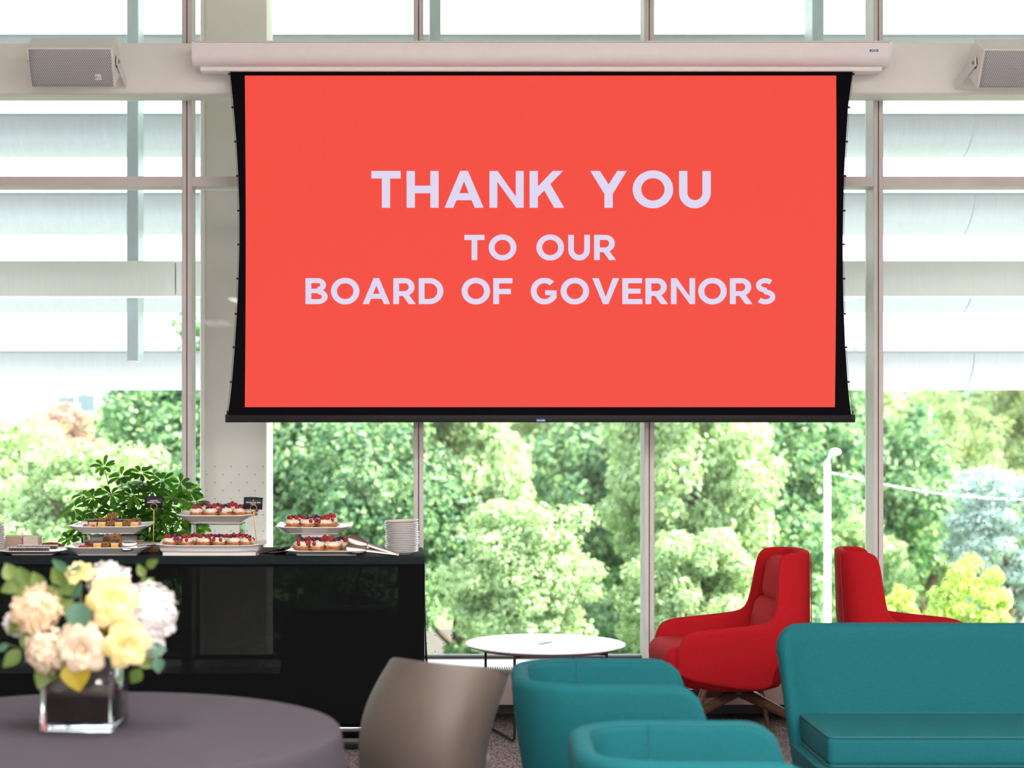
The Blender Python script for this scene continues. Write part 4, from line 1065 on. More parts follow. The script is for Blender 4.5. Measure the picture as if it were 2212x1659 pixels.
# ------------------------------------------------------------------ china
def platter(name, lab, cx, cyy, z0, hx_, hy_, h, base=.62, rz=0, steps=False):
    """square dish: small foot, concave flare, thin rim"""
    t = thing(name, lab, 'platter', (cx, cyy, z0), rz, group='white serving platters')
    def rg(f, z, sub=8):
        out = []
        for (ax, ay), (bx_, by_) in zip(((-1, -1), (1, -1), (1, 1), (-1, 1)), ((1, -1), (1, 1), (-1, 1), (-1, -1))):
            for k in range(sub):
                u = k/sub; x, y = ax+(bx_-ax)*u, ay+(by_-ay)*u
                m_ = max(abs(x), abs(y)); corner = (min(abs(x), abs(y)))**6
                g = 1 - .035*corner
                out.append((x*(hx_ - (1-f)*min(hx_, hy_))*g, y*(hy_ - (1-f)*min(hx_, hy_))*g, z + (h*.16*corner if f > .85 else 0)))
        return out
    if not steps: R = [rg(base, 0), rg(base+.01, .004), rg(base+.05, h*.22), rg(base+.17, h*.52), rg(.93, h*.84), rg(1, h), rg(1.0, h+.0035), rg(.97, h+.003), rg(.92, h*.95), rg(.82, h*.90), rg(.72, h*.88), rg(.5, h*.88)]
    else: R = [rg(.78, 0), rg(.78, h*.34), rg(.82, h*.40), rg(.86, h*.44), rg(.88, h*.70), rg(.93, h*.85), rg(1, h), rg(1, h+.0035), rg(.96, h+.002), rg(.88, h*.88), rg(.5, h*.86)]
    MB().rings(R).build('dish', M_CHINA, t, smooth=40)
    return t
YU, YL = 9.165, 8.90
def Xp(px, d): return (px-PX)*d/F
platter('platter', 'flat white platter with striped chocolate fingers beside the napkins', Xp(76, 8.93), 8.93, BZ+.002, .150, .13, .020, .58)
platter('platter', 'lower white platter of assorted squares with strawberries', Xp(237, 8.92), 8.92, BZ+.002, .192, .135, .037, .60)
platter('platter', 'upper white platter of assorted squares on the glass riser', Xp(242, 9.17), 9.17, .984, .188, .17, .035, .64)
platter('platter', 'long lower white tray with a stepped foot holding pavlovas', Xp(457, 8.93), 8.93, BZ+.002, .250, .135, .046, steps=True)
platter('platter', 'upper white platter of pavlovas in front of the pillar', Xp(470, 9.17), 9.17, 1.033, .183, .17, .038, .62)
platter('platter', 'lower white platter of pavlovas beside the tongs and plate stack', Xp(707, 8.92), 8.92, BZ+.002, .190, .135, .022, .64)
platter('platter', 'upper white platter of pavlovas on the solid white riser', Xp(680, 9.17), 9.17, .983, .180, .17, .033, .62)
# risers
def riser(lab, cx, w, h, m_, solid=False):
    t = thing('display_riser', lab, 'riser', (cx, 9.17, BZ+.002), group='risers under the upper platters')
    h -= .002
    if solid: MB().rbox((0, 0, h/2), (w, .17, h), .004, 2).build('riser_block', m_, t); return
    for sx in (-1, 1): MB().box(sx*w/2-.006, sx*w/2+.006, -.09, .09, 0, h-.008).build('riser_side', M_ACRYL, t, smooth=0)
    MB().box(-w/2-.006, w/2+.006, -.09, .09, h-.008, h).build('riser_top', M_ACRYL, t, smooth=0)
    if m_: MB().box(-w/2+.006, w/2-.006, .075, .082, 0, h-.008).build('riser_back', m_, t, smooth=0)
riser('clear box riser with a grey back under the upper squares platter', Xp(245, 9.17), .262, .984-BZ, M_CASE)
riser('clear glass riser under the upper pavlova platter by the pillar', Xp(470, 9.17), .236, 1.033-BZ, None)
riser('solid white block riser under the end pavlova platter', Xp(681, 9.17), .120, .983-BZ, M_CHINA, True)
# plates
pl = None
def plate_stack(px, d, n, where, pitch=.0081):
    global pl
    x = Xp(px, d); rng = random.Random(n)
    for k in range(n):
        name = 'topmost' if k == n-1 else 'bottom' if k == 0 else ORD[n-1-k]
        lab = '%s white dessert plate of the stack %s' % (name if name in ('topmost', 'bottom') else name + ' from the top', where)
        loc = (x + rng.uniform(-.0028, .0028), d + rng.uniform(-.002, .002), BZ+.002 + k*pitch)
        if pl is None:
            pl = thing('dessert_plate', lab, 'plate', loc, 0, 'stacked dessert plates')
            MB().lathe([(.0005, .0022), (.046, .0020), (.050, 0), (.052, .0), (.054, .003), (.066, .0065), (.0785, .0130), (.0790, .0140), (.0783, .0147), (.066, .0088), (.054, .0055), (.048, .0045), (.0005, .0045)], 44, cap=False).build('plate_body', M_CHINA, pl, smooth=50)
            o = pl
        else: o = dup(pl, loc, 0, lab)
        o.rotation_euler = (0, 0, rng.uniform(0, 3)) if k < n-1 else (0, math.radians(-2.6), 0)
        if k == n-1: o.location.z += .0035
        o['group'] = 'dessert plates in the stack ' + where
plate_stack(868, 8.94, 18, "at the buffet's right end")
plate_stack(-25, 8.95, 16, 'cut by the photo edge')

# napkins
t = thing('napkin_stack', 'stack of folded beige paper napkins beside the cut-off plate stack', 'napkins', (Xp(48, 9.08), 9.08, BZ+.002), math.radians(0))
for nm, x0, x1, m_, rot in (('kraft_napkins', -.085, .010, M_KRAFT, 0), ('cream_napkins', .0125, .083, M_PAPERW, 0)):
    mb = MB(); 
    for k in range(14): mb.rbox(((x0+x1)/2, (k % 3)*.0006, .0026+.0052*k + .0), (x1-x0-(k % 2)*.0008, .10, .0048), .0015, 1)
    mb.build(nm, m_, t, smooth=30)['kind'] = 'stuff'
t = thing('chair_top_dome', 'low red dome standing in for a chair top behind the buffet by the napkins', 'stand-in', (Xp(109, 9.27), 9.27, BZ+.002))  # red dome on the table, standing in for a chair top behind it
MB().lathe([(.055, 0), (.056, .010), (.050, .020), (.034, .026), (.012, .0285), (.001, .0287)], 32).build('dome_shell', M_REDSEAM, t)

# place cards on brass ring stands
def sign(lab, px, d, py_c, lines, star, tilt, px_card, w, h, py_ring):
    t = thing('menu_sign', lab, 'sign', (Xp(px, d), d, BZ+.002), group='black menu signs on the buffet')
    z0 = BZ+.002
    MB().rbox((0, 0, .0125), (.042, .042, .025), .003, 2).build('sign_base', M_TEAK, t)
    zc = EYE - (py_c-PY)*d/F - z0; xc = Xp(px_card, d) - Xp(px, d); zr = EYE - (py_ring-PY)*d/F - z0
    st = MB().tube([(0, 0, .02), (xc*.5, 0, zr*.5), (xc, 0, zr-.0155)], .0022, 8)
    st.tube([(xc + .0155*math.sin(a), -.002, zr - .0155*math.cos(a)) for a in [2*math.pi*k/28 for k in range(28)]], .0017, 6, closed=True)
    st.tube([(xc + .0145*math.sin(a), .0035, zr - .0145*math.cos(a)) for a in [2*math.pi*k/28 for k in range(28)]], .0014, 6, closed=True)
    st.build('stand', M_GOLD, t)
    R = []
    T = Matrix.Translation((xc - (.0 if tilt == 0 else .0015), .001, zc)) @ Matrix.Rotation(tilt, 4, 'Y')
    P = [[(-w/2 + w*i/8, .004*math.sin(math.pi*i/8)*(1 if star else 0), zz) for zz in (-h/2, h/2)] for i in range(9)]
    P = [[(x, -y*.5, z + (.0022*math.sin(math.pi*i/8) if star else 0)) for x, y, z in col] for i, col in enumerate(P)]
    cd = MB().grid(P, T).build('card', M_CARD, t, smooth=180, solid=.0012)
    for txt, x0, x1, zz, hh in lines:
        mb = line_mb(txt, x0, x1, zz, hh, -.0046, .0008, .5); mb2 = MB().add(mb.v, mb.f, T); mb2.build('card_lettering', M_WHITE, cd, smooth=0)
    if star:
        pts = [((.0030 if k % 2 else .0017)*math.cos(k*math.pi/6), (.0030 if k % 2 else .0017)*math.sin(k*math.pi/6)) for k in range(12)]
        MB().poly(pts, .0, .0008, T @ Matrix.Translation((0, -.0040, .0155)) @ Matrix.Rotation(math.pi/2, 4, 'X')).build('card_emblem', M_GOLD, cd, smooth=0)
sign('black menu sign for assorted squares on a brass ring stand before the plant', 331, 9.03, 1084.5, [('ASSORTED', -.019, .019, .0045, .0050), ('SQUARES & TARTS', -.031, .031, -.0035, .0054)], False, 0, 332.5, .081, .056, 1095)
sign('black menu sign for mini pavlova on a thin stand before the pillar', 556, 9.04, 1087.5, [('MINI PAVLOVA WITH', -.034, .034, .0020, .0050), ('FRUITS', -.013, .013, -.0050, .0046)], True, math.radians(2), 547.5, .088, .056, 1098)

# ------------------------------------------------------------------ tongs
def jaw_tongs(lab, p_piv, p_head, spread, m_, lift=.0, w=.017, roll=0.0):
    """scalloped spring tongs from pivot to jaws"""
    p, q = Vector(p_piv), Vector(p_head); t = thing('serving_tongs', lab, 'tongs', tuple(p), group='serving tongs'); q -= p; p = Vector()
    ax = q.normalized(); up = Vector((0, 0, 1)); sd = ax.cross(up).normalized(); up = sd.cross(ax)
    c_, s_ = math.cos(roll), math.sin(roll); sd, up = sd*c_ + up*s_, up*c_ - sd*s_
    Ln = q.length
    for s_ in (-1, 1):
        def cl(u): return p + q*u + sd*s_*spread*u*.5 + up*(s_*lift*u)
        R = []
        for u in (0, .03, .12, .3, .5, .62):
            c_ = cl(u); ww = w*(.55+.5*u); R.append([tuple(c_ + sd*a*ww/2 + up*b_) for a, b_ in ((-1, -.002), (-.8, .004), (0, .0055), (.8, .004), (1, -.002), (.8, .0015), (0, .003), (-.8, .0015))])
        MB().rings(R).build('arm', m_, t, smooth=60)
        P = []
        for i in range(15):
            u = .60+.40*i/14; c_ = cl(u); ww = w*(.85 + 1.1*math.sin(math.pi*min(1, .12+.88*i/14)*.78)); sc = 1 + .08*math.cos(i*math.pi)
            if i == 14: ww *= .55
            P.append([tuple(c_ + sd*a*ww/2*sc + up*(.010*(1-a*a) - .004)) for a in np.linspace(-1, 1, 9)])
        MB().grid(P).build('jaw', m_, t, smooth=180, solid=.0014)
    MB().lathe([(.006, -.008), (.0075, -.006), (.0075, .006), (.006, .008)], 12, M=Matrix.Rotation(math.pi/2, 4, 'X')).build('pivot', m_, t)
    return t
M_DARKSTEEL = mat('dark_steel', (.16, .155, .16), .3, metal=1, var=.1, vscale=40)
P3 = lambda px, d, z: (Xp(px, d), d, z)
jaw_tongs('large scalloped steel tongs leaning from the pavlova platter to the table', P3(859, 8.80, BZ+.010), P3(748, 8.815, BZ+.062), .044, M_STEEL, .004, .027, math.radians(62))
jaw_tongs('bright steel tongs lying across the lower squares platter', P3(349, 8.83, BZ+.058), P3(262, 8.80, BZ+.050), .020, M_CHROME, .004, .020, math.radians(50))
jaw_tongs('dark tongs lying on the buffet between the long tray and end platter', P3(557, 8.80, BZ+.012), P3(624, 8.90, BZ+.024), .050, M_DARKSTEEL, .004, .022, math.radians(28))

# ------------------------------------------------------------------ mini pavlovas
rng = random.Random(4)
rasp = MB().ball((0, 0, 0), (.0094, .0094, .0108), 12, 9, bump=.10, fr=9)
def pavlova_proto(seed):
    rg = random.Random(seed); t = thing('mini_pavlova', 'x', 'pavlova', (0, 0, 0))
    mb = MB()
    for k in range(4):                                              # puffed pastry leaves
        mb.ball((rg.uniform(-.005, .005), rg.uniform(-.005, .005), .006+.0042*k), (.0345-.002*k, .0345-.002*k, .0062), 18, 6, bump=.16, fr=6, seed=seed+k)
    mb.build('pastry', M_PASTRY, t, smooth=180)
    mb = MB().ball((0, 0, .026), (.0325, .0325, .0165), 18, 10, bump=.25, fr=5, seed=seed)
    for k in range(7):
        a = k*.9+rg.random(); mb.ball((.021*math.cos(a), .021*math.sin(a), .023+.004*rg.random()), (.012, .012, .010), 10, 7, bump=.2, seed=seed+k)
    mb.build('cream', M_CREAM, t, smooth=180)
    spots = [(0, 0)] + [(.0165*math.cos(a), .0165*math.sin(a)) for a in [rg.random() + 2*math.pi*k/6 for k in range(6)]]
    for k, (x, y) in enumerate(spots):
        z = .0485 - 14*(x*x+y*y) + (.003 if k == 0 else 0)
        red = (k*7+seed) % 5 not in (1, 3)
        if red: MB().ball((x, y, z), (.0094, .0094, .0104), 12, 9, bump=.10, fr=9, seed=k).build('raspberry', M_RASP, t, smooth=180)
        else: MB().ball((x, y, z-.001), (.0074, .0074, .0066), 12, 8).build('blueberry', M_BLUEB, t, smooth=180)
    for k in range(2):
        a = -1.2 + 1.1*k + rg.uniform(-.5, .5); x, y = .0300*math.cos(a-.4), .0300*math.sin(a-.4)
        MB().ball((x, y, .030), (.0088, .0088, .0098), 12, 9, bump=.1, fr=9, seed=k+3).build('raspberry', M_RASP, t, smooth=180)
    return t
PROTO = [pavlova_proto(s_) for s_ in (1, 2, 6)]; used = [False]*3; cnt = 0
def pavlova(x, y, z, lab, group, sc=1.0):
    global cnt
    k = cnt % 3; cnt += 1; rz = rng.uniform(0, 6.28)
    if not used[k]:
        o = PROTO[k]; used[k] = True; o.location = (x, y, z); o.rotation_euler = (0, 0, rz); o['label'] = lab; o.scale = (sc,)*3
    else: o = dup(PROTO[k], (x, y, z), rz, lab, sc)
    o['group'] = group
def pav_row(pxs, d, z, tray, sc=1.0, rowname='front'):
    for i, px in enumerate(pxs):
        pavlova(Xp(px, d), d + rng.uniform(-.006, .006), z, 'mini pavlova, %s from left, %s row of the %s' % (ORD[i], rowname, tray), 'mini pavlovas on the ' + tray, sc*rng.uniform(.95, 1.05))
T1 = 'upper platter before the pillar'; z = 1.033+.038*.88
pav_row([424, 455, 487, 519, 543], 9.085, z, T1, .98); pav_row([440, 470, 502, 532], 9.17, z, T1, 1.05, 'back')
T2 = 'long lower tray'; z = BZ+.002+.046*.87
pav_row([366, 402, 439, 473, 505, 533], 8.895, z, T2, .98); pav_row([384, 420, 456, 490, 519], 8.965, z, T2, .92, 'back')
T3 = 'upper end platter'; z = .983+.033*.88
pav_row([632, 664, 702], 9.085, z, T3, 1.02); pav_row([645, 683, 714], 9.17, z, T3, 1.02, 'back')
T4 = 'lower end platter'; z = BZ+.002+.022*.88
pav_row([651, 685, 718, 754], 8.875, z, T4, 1.08); pav_row([668, 702, 736], 8.955, z, T4, 1.12, 'back')

# ------------------------------------------------------------------ dessert squares, strawberries, chocolate fingers
def square(kind, loc, rz, lab, group, sc=1.0):
    t = thing({'lemon': 'lemon_square', 'crumb': 'crumble_square', 'choc': 'brownie_square'}[kind], lab, 'dessert square', loc, rz, group)
    if kind == 'lemon':
        MB().rbox((0, 0, .0105), (.036, .034, .017), .002, 2).build('filling', M_LEMON, t)
        MB().rbox((0, 0, .0025), (.037, .035, .005), .0015, 1).build('crust', M_PASTRY, t); MB().rbox((0, 0, .0205), (.036, .034, .005), .002, 2).build('sugar_top', M_ICING, t)
    elif kind == 'crumb':
        MB().rbox((0, 0, .009), (.036, .034, .018), .003, 2).build('date_filling', M_CHOC, t)
        mb = MB(); rg = random.Random(hash(lab) % 97 if False else len(lab))
        for k in range(26): mb.ball((rg.uniform(-.017, .017), rg.uniform(-.016, .016), .017+rg.uniform(0, .008)), rg.uniform(.004, .0075), 8, 6, bump=.35, fr=8, seed=k)
        for k in range(14): mb.ball((rg.uniform(-.017, .017), -.0165, rg.uniform(.004, .016)), rg.uniform(.003, .0045), 7, 5, bump=.35, fr=8, seed=k)
        o = mb.build('crumble', M_CRUMB, t, smooth=180); o['kind'] = 'stuff'
    else:
        MB().rbox((0, 0, .009), (.040, .032, .018), .002, 2).build('brownie', M_CHOC, t); MB().rbox((0, 0, .0205), (.040, .032, .006), .0022, 2).build('glaze', M_CHOCTOP, t)
    t.scale = (sc,)*3
    return t
def berry(loc, lab, r, m_, name, cat, group):
    t = thing(name, lab, cat, loc, 0, group)
    if name == 'strawberry':
        MB().lathe([(.0005, 0), (r*.6, r*.25), (r*.95, r*.9), (r*.9, r*1.5), (r*.4, r*1.8), (.0005, r*1.85)], 16, cap=False).build('fruit', m_, t, smooth=180)
        mb = MB()
        for k in range(6):
            a = k*math.pi/3; mb.add([(0, 0, r*1.86), (r*.45*math.cos(a-.4), r*.45*math.sin(a-.4), r*1.9), (r*.95*math.cos(a), r*.95*math.sin(a), r*1.7), (r*.45*math.cos(a+.4), r*.45*math.sin(a+.4), r*1.9)], [(0, 1, 2, 3)])
        mb.build('calyx', M_GREENCAP, t, smooth=0)
        t.rotation_euler = (1.9, .3, 0); t.location.z += r*.9
    else: MB().ball((0, 0, r*.85), (r, r, r*.88), 12, 8).build('fruit', m_, t, smooth=180)
NM = {'lemon': 'yellow lemon square', 'crumb': 'brown oat crumble square', 'choc': 'glazed chocolate brownie square'}
def squares(tray, d, z, pxs, kinds, row, dy=0, sc=1.0):
    for i, (px, k) in enumerate(zip(pxs, kinds)):
        square(k, (Xp(px, d), d, z), rng.uniform(-.15, .15), '%s, %s from left in the %s of the %s' % (NM[k], ORD[i], row, tray), 'dessert squares on the ' + tray, sc)
UT, LT = 'upper squares platter', 'lower squares platter'
z = .984+.035*.89
squares(UT, 9.075, z, [201, 221, 239.5, 256, 273.5, 291], ['lemon', 'lemon', 'crumb', 'lemon', 'crumb', 'lemon'], 'front row')
squares(UT, 9.130, z+.006, [202, 222, 258, 276, 294], ['choc', 'crumb', 'choc', 'choc', 'crumb'], 'back row', 0, 1.15)
squares(UT, 9.125, z+.030, [242], ['crumb'], 'top layer', 0, 1.15)
berry((Xp(186, 9.075), 9.075, z-.004), 'halved red strawberry at the left corner of the upper squares platter', .0125, M_STRAW, 'strawberry', 'strawberry', 'strawberries')
berry((Xp(203, 9.05), 9.045, z-.004), 'second red strawberry from the left on the upper squares platter', .0115, M_STRAW, 'strawberry', 'strawberry', 'strawberries')
for i, px in enumerate((206, 231, 265)): berry((Xp(px, 9.10), 9.1, z+.024), 'blueberry among the upper squares, %s from the left' % ORD[i], .0062, M_BLUEB, 'blueberry', 'blueberry', 'blueberries among the squares')
z = BZ+.002+.037*.89
squares(LT, 8.850, z, [211, 229.5, 248, 266], ['lemon', 'crumb', 'lemon', 'crumb'], 'front row')
squares(LT, 8.905, z+.006, [195, 214, 262, 281, 300], ['choc', 'choc', 'crumb', 'choc', 'choc'], 'back row', 0, 1.15)
squares(LT, 8.900, z+.028, [235, 248], ['choc', 'crumb'], 'top layer', 0, 1.15)
for i, (px, dd, zz) in enumerate(((176, 8.85, 0), (186, 8.838, .004), (196, 8.845, 0))):
    berry((Xp(px, dd), dd, z-.006+zz), 'red strawberry at the left of the lower squares platter, %s from the left' % ORD[i], .0135, M_STRAW, 'strawberry', 'strawberry', 'strawberries')
berry((Xp(275, 8.87), 8.87, z+.026), 'blueberry on the lower squares platter', .0062, M_BLUEB, 'blueberry', 'blueberry', 'blueberries among the squares')
fp = None
for r_, (d, zz) in enumerate(((8.865, BZ+.002+.0182), (8.935, BZ+.002+.0182))):
    for k in range(13):
        px = (24 if r_ == 0 else 41) + k*6.6; lab = 'striped chocolate finger, %s from the left in the %s row of the flat platter' % (ORD[k], ['front', 'back'][r_])
        if fp is None:
            fp = thing('chocolate_finger', lab, 'chocolate finger', (Xp(px, d), d, zz), 0, 'chocolate fingers on the flat platter')
            MB().rbox((0, 0, .0085), (.0118, .055, .017), .003, 2).build('bar', M_CHOC, fp)
            mb = MB()
            for q in range(5): mb.tube([(-.0062, -.024+.011*q, .008), (-.0052, -.022+.011*q, .0172), (.0052, -.018+.011*q, .0172), (.0062, -.016+.011*q, .008)], .0012, 5)
            mb.build('icing_stripes', M_WHITE, fp, smooth=180)
        else: dup(fp, (Xp(px, d), d, zz + (.004 if r_ else 0)), rng.uniform(-.05, .05), lab)

# ------------------------------------------------------------------ potted umbrella plant on the convector behind the buffet
M_SCHEFF = leaf_mat('umbrella_plant_leaves', [(.006, .028, .007), (.014, .055, .010), (.03, .09, .012)], rough=.32, trans=.6, tcol=(10, 7.6, 1.0), spec=.5)
M_STEM = mat('plant_stem', (.10, .13, .05), .6, var=.2)
M_POT = mat('planter_dark', (.03, .03, .032), .5)
pt = thing('potted_umbrella_plant', 'bushy dark green umbrella plant in a pot behind the buffet', 'plant', (Xp(292, 9.86), 9.86, .252))
MB().lathe([(.10, 0), (.105, .01), (.135, .26), (.142, .27), (.142, .29), (.128, .29), (.122, .25), (.001, .25)], 32).build('pot', M_POT, pt)
rg = np.random.default_rng(12); heads = []
fixed = [(225, 1008, 9.74), (305, 1022, 9.72), (262, 1030, 9.70), (350, 1038, 9.70), (390, 1044, 9.76), (200, 1075, 9.68), (240, 1068, 9.66), (285, 1070, 9.64), (420, 1085, 9.74), (428, 1108, 9.70), (160, 1098, 9.70), (150, 1165, 9.70), (330, 1062, 9.66), (375, 1075, 9.65), (180, 1130, 9.66), (410, 1150, 9.64), (430, 1140, 9.68), (365, 1160, 9.60), (320, 1165, 9.58), (345, 1125, 9.60), (300, 1115, 9.62), (390, 1120, 9.62), (240, 1105, 9.62), (165, 1150, 9.72), (205, 1105, 9.62), (270, 1140, 9.58), (345, 1095, 9.62), (410, 1060, 9.80), (180, 1070, 9.86)]
for px, py, d in fixed: heads.append(at(px, py, d))
while len(heads) < 165:
    u = rg.normal(size=3); u /= np.linalg.norm(u); rr = rg.uniform(.5, 1.0)
    p = Vector((Xp(295, 9.78) + u[0]*.30*rr, 9.80 + u[1]*.17*rr, .93 + u[2]*.31*rr))
    if p.z > .66 and (p.y > 9.45): heads.append(p)
base = pt.location; ctr = Vector((Xp(293, 9.8), 9.86, .78)); lv, lf = [], []; st = MB()
def leaflet(c, dirv, up, Ln, wd, droop):
    sd = dirv.cross(up).normalized(); n0 = len(lv); N = 8
    for i in range(N+1):
        u = i/N; w_ = wd*1.93*(u**.75)*(max(0, 1-u)**.45)*.98 + .0006
        ctrp = c + dirv*(Ln*(.14+.86*u)) + up*(-droop*Ln*u*u)
        for a in (-1, 0, 1): lv.append(ctrp + sd*a*w_ + up*(abs(a)*w_*.18))
    for i in range(N):
        for j in (0, 1): a = n0+i*3+j; lf.append((a, a+1, a+4, a+3))
for k, p in enumerate(heads):
    out = (p-ctr); out.z += .10; out.normalize()
    up = (out*.6 + Vector((0, -.75, .55))).normalized() if k < len(fixed) else (out*.8 + Vector((0, 0, .6))).normalized()
    e1 = up.orthogonal().normalized(); e2 = up.cross(e1); n = int(rg.integers(7, 10)); ph = rg.uniform(0, 6)
    for q in range(n):
        a = ph + 2*math.pi*q/n + rg.uniform(-.12, .12); dv = (e1*math.cos(a) + e2*math.sin(a) + up*rg.uniform(-.05, .30)).normalized()
        leaflet(p - base, dv, up, rg.uniform(.062, .088), rg.uniform(.0115, .0150), rg.uniform(.05, .38))
    q0 = Vector((base.x + rg.uniform(-.05, .05), base.y + rg.uniform(-.04, .04), .55)); mid = q0.lerp(p, .55) + Vector((0, 0, .03))
    st.tube([q0-base, mid-base, p-base], [.0035, .0026, .0018], 5)
for k in range(5):
    a = k*1.3; st.tube([(.03*math.cos(a), .03*math.sin(a), .24), (.045*math.cos(a+.3), .045*math.sin(a+.3), .5), (.08*math.cos(a+.5), .06*math.sin(a+.5), .78)], [.009, .007, .004], 7)
st.build('stems', M_STEM, pt, smooth=180)
np_mesh('foliage', np.array([tuple(v) for v in lv]), np.array(lf), M_SCHEFF, pt)

# ------------------------------------------------------------------ glass vase with flowers on the dining table
mg = bpy.data.materials.new('thick_clear_glass'); mg.use_nodes = True; b = mg.node_tree.nodes['Principled BSDF']
b.inputs['Base Color'].default_value = (.97, .97, 1, 1); b.inputs['Roughness'].default_value = .02; b.inputs['Transmission Weight'].default_value = 1; b.inputs['IOR'].default_value = 1.48
vx, vy = (-.977-.773)/2+.01, 5.10; VH, VW = .192, .098
va = thing('glass_vase', 'square clear glass vase with a dark liner on the grey tablecloth', 'vase', (vx, vy, TH+.0035), math.radians(-3))
def sq(h_, z, rr=.008):
    o = []
    for sx, sy, a0 in ((1, 1, 0), (-1, 1, 90), (-1, -1, 180), (1, -1, 270)):
        for a in (0, 30, 60, 90): o.append((sx*(h_-rr)+rr*math.cos(math.radians(a0+a)), sy*(h_-rr)+rr*math.sin(math.radians(a0+a)), z))
    return o
MB().rings([sq(VW-.006, 0), sq(VW, .006), sq(VW, VH-.003), sq(VW-.003, VH), sq(VW-.006, VH), sq(VW-.009, VH-.003), sq(VW-.010, .026), sq(VW-.016, .020)]).build('vase_glass', mg, va, smooth=50)
pw = VW-.013; N = 48; R0, R1 = [], []
for k in range(N):
    a = 2*math.pi*k/N; c_, s_ = math.cos(a), math.sin(a); f = 1/max(abs(c_), abs(s_))
    x, y = c_*f*pw, s_*f*pw
    e = (x if abs(s_) >= abs(c_) else y)/pw
    R0.append((x*.94, y*.94, .0225)); R1.append((x, y, .108 + .038*abs(e)**1.0*.5 - .018*(1-abs(e))**2*0 + .02*math.cos(e*5)))
MB().rings([R0, R1], cap1=False).add([(sx*pw*.9, sy*pw*.9, .10) for sx, sy in ((-1, -1), (1, -1), (1, 1), (-1, 1))], [(0, 1, 2, 3)]).build('liner', M_SOIL, va, smooth=0)

def petal_mat(name, cols, tr=.3): return leaf_mat(name, cols, .6, tr, (1.2, 1.15, 1.05), .2)
M_YEL = petal_mat('yellow_rose_petals', [(.80, .68, .26), (.84, .76, .42), (.86, .82, .58)])
M_CRM = petal_mat('cream_petals', [(.76, .62, .46), (.80, .70, .56), (.82, .75, .64)])
M_WHT = petal_mat('white_petals', [(.80, .77, .80), (.84, .82, .85), (.86, .85, .88)])
M_PCH = petal_mat('peach_petals', [(.78, .58, .38), (.80, .64, .46), (.82, .72, .56)])
M_LFG = leaf_mat('bouquet_leaves', [(.06, .12, .02), (.12, .19, .035), (.17, .24, .07)], .5, .25, (1.3, 1.3, .6))
M_LFB = leaf_mat('eucalyptus_leaves', [(.07, .17, .11), (.11, .24, .16)], .55, .2, (1, 1.1, .9))
M_LFY = leaf_mat('yellowing_leaves', [(.30, .24, .01), (.42, .32, .02)], .5, .25, (1.2, 1.1, .4))
M_LFO = leaf_mat('russet_leaves', [(.30, .07, .02), (.38, .14, .03)], .5, .25, (1.2, .9, .5))
def frame_to(dirv):
    z = dirv.normalized(); x = z.orthogonal().normalized(); y = z.cross(x)
    return Matrix((x, y, z)).transposed().to_4x4()
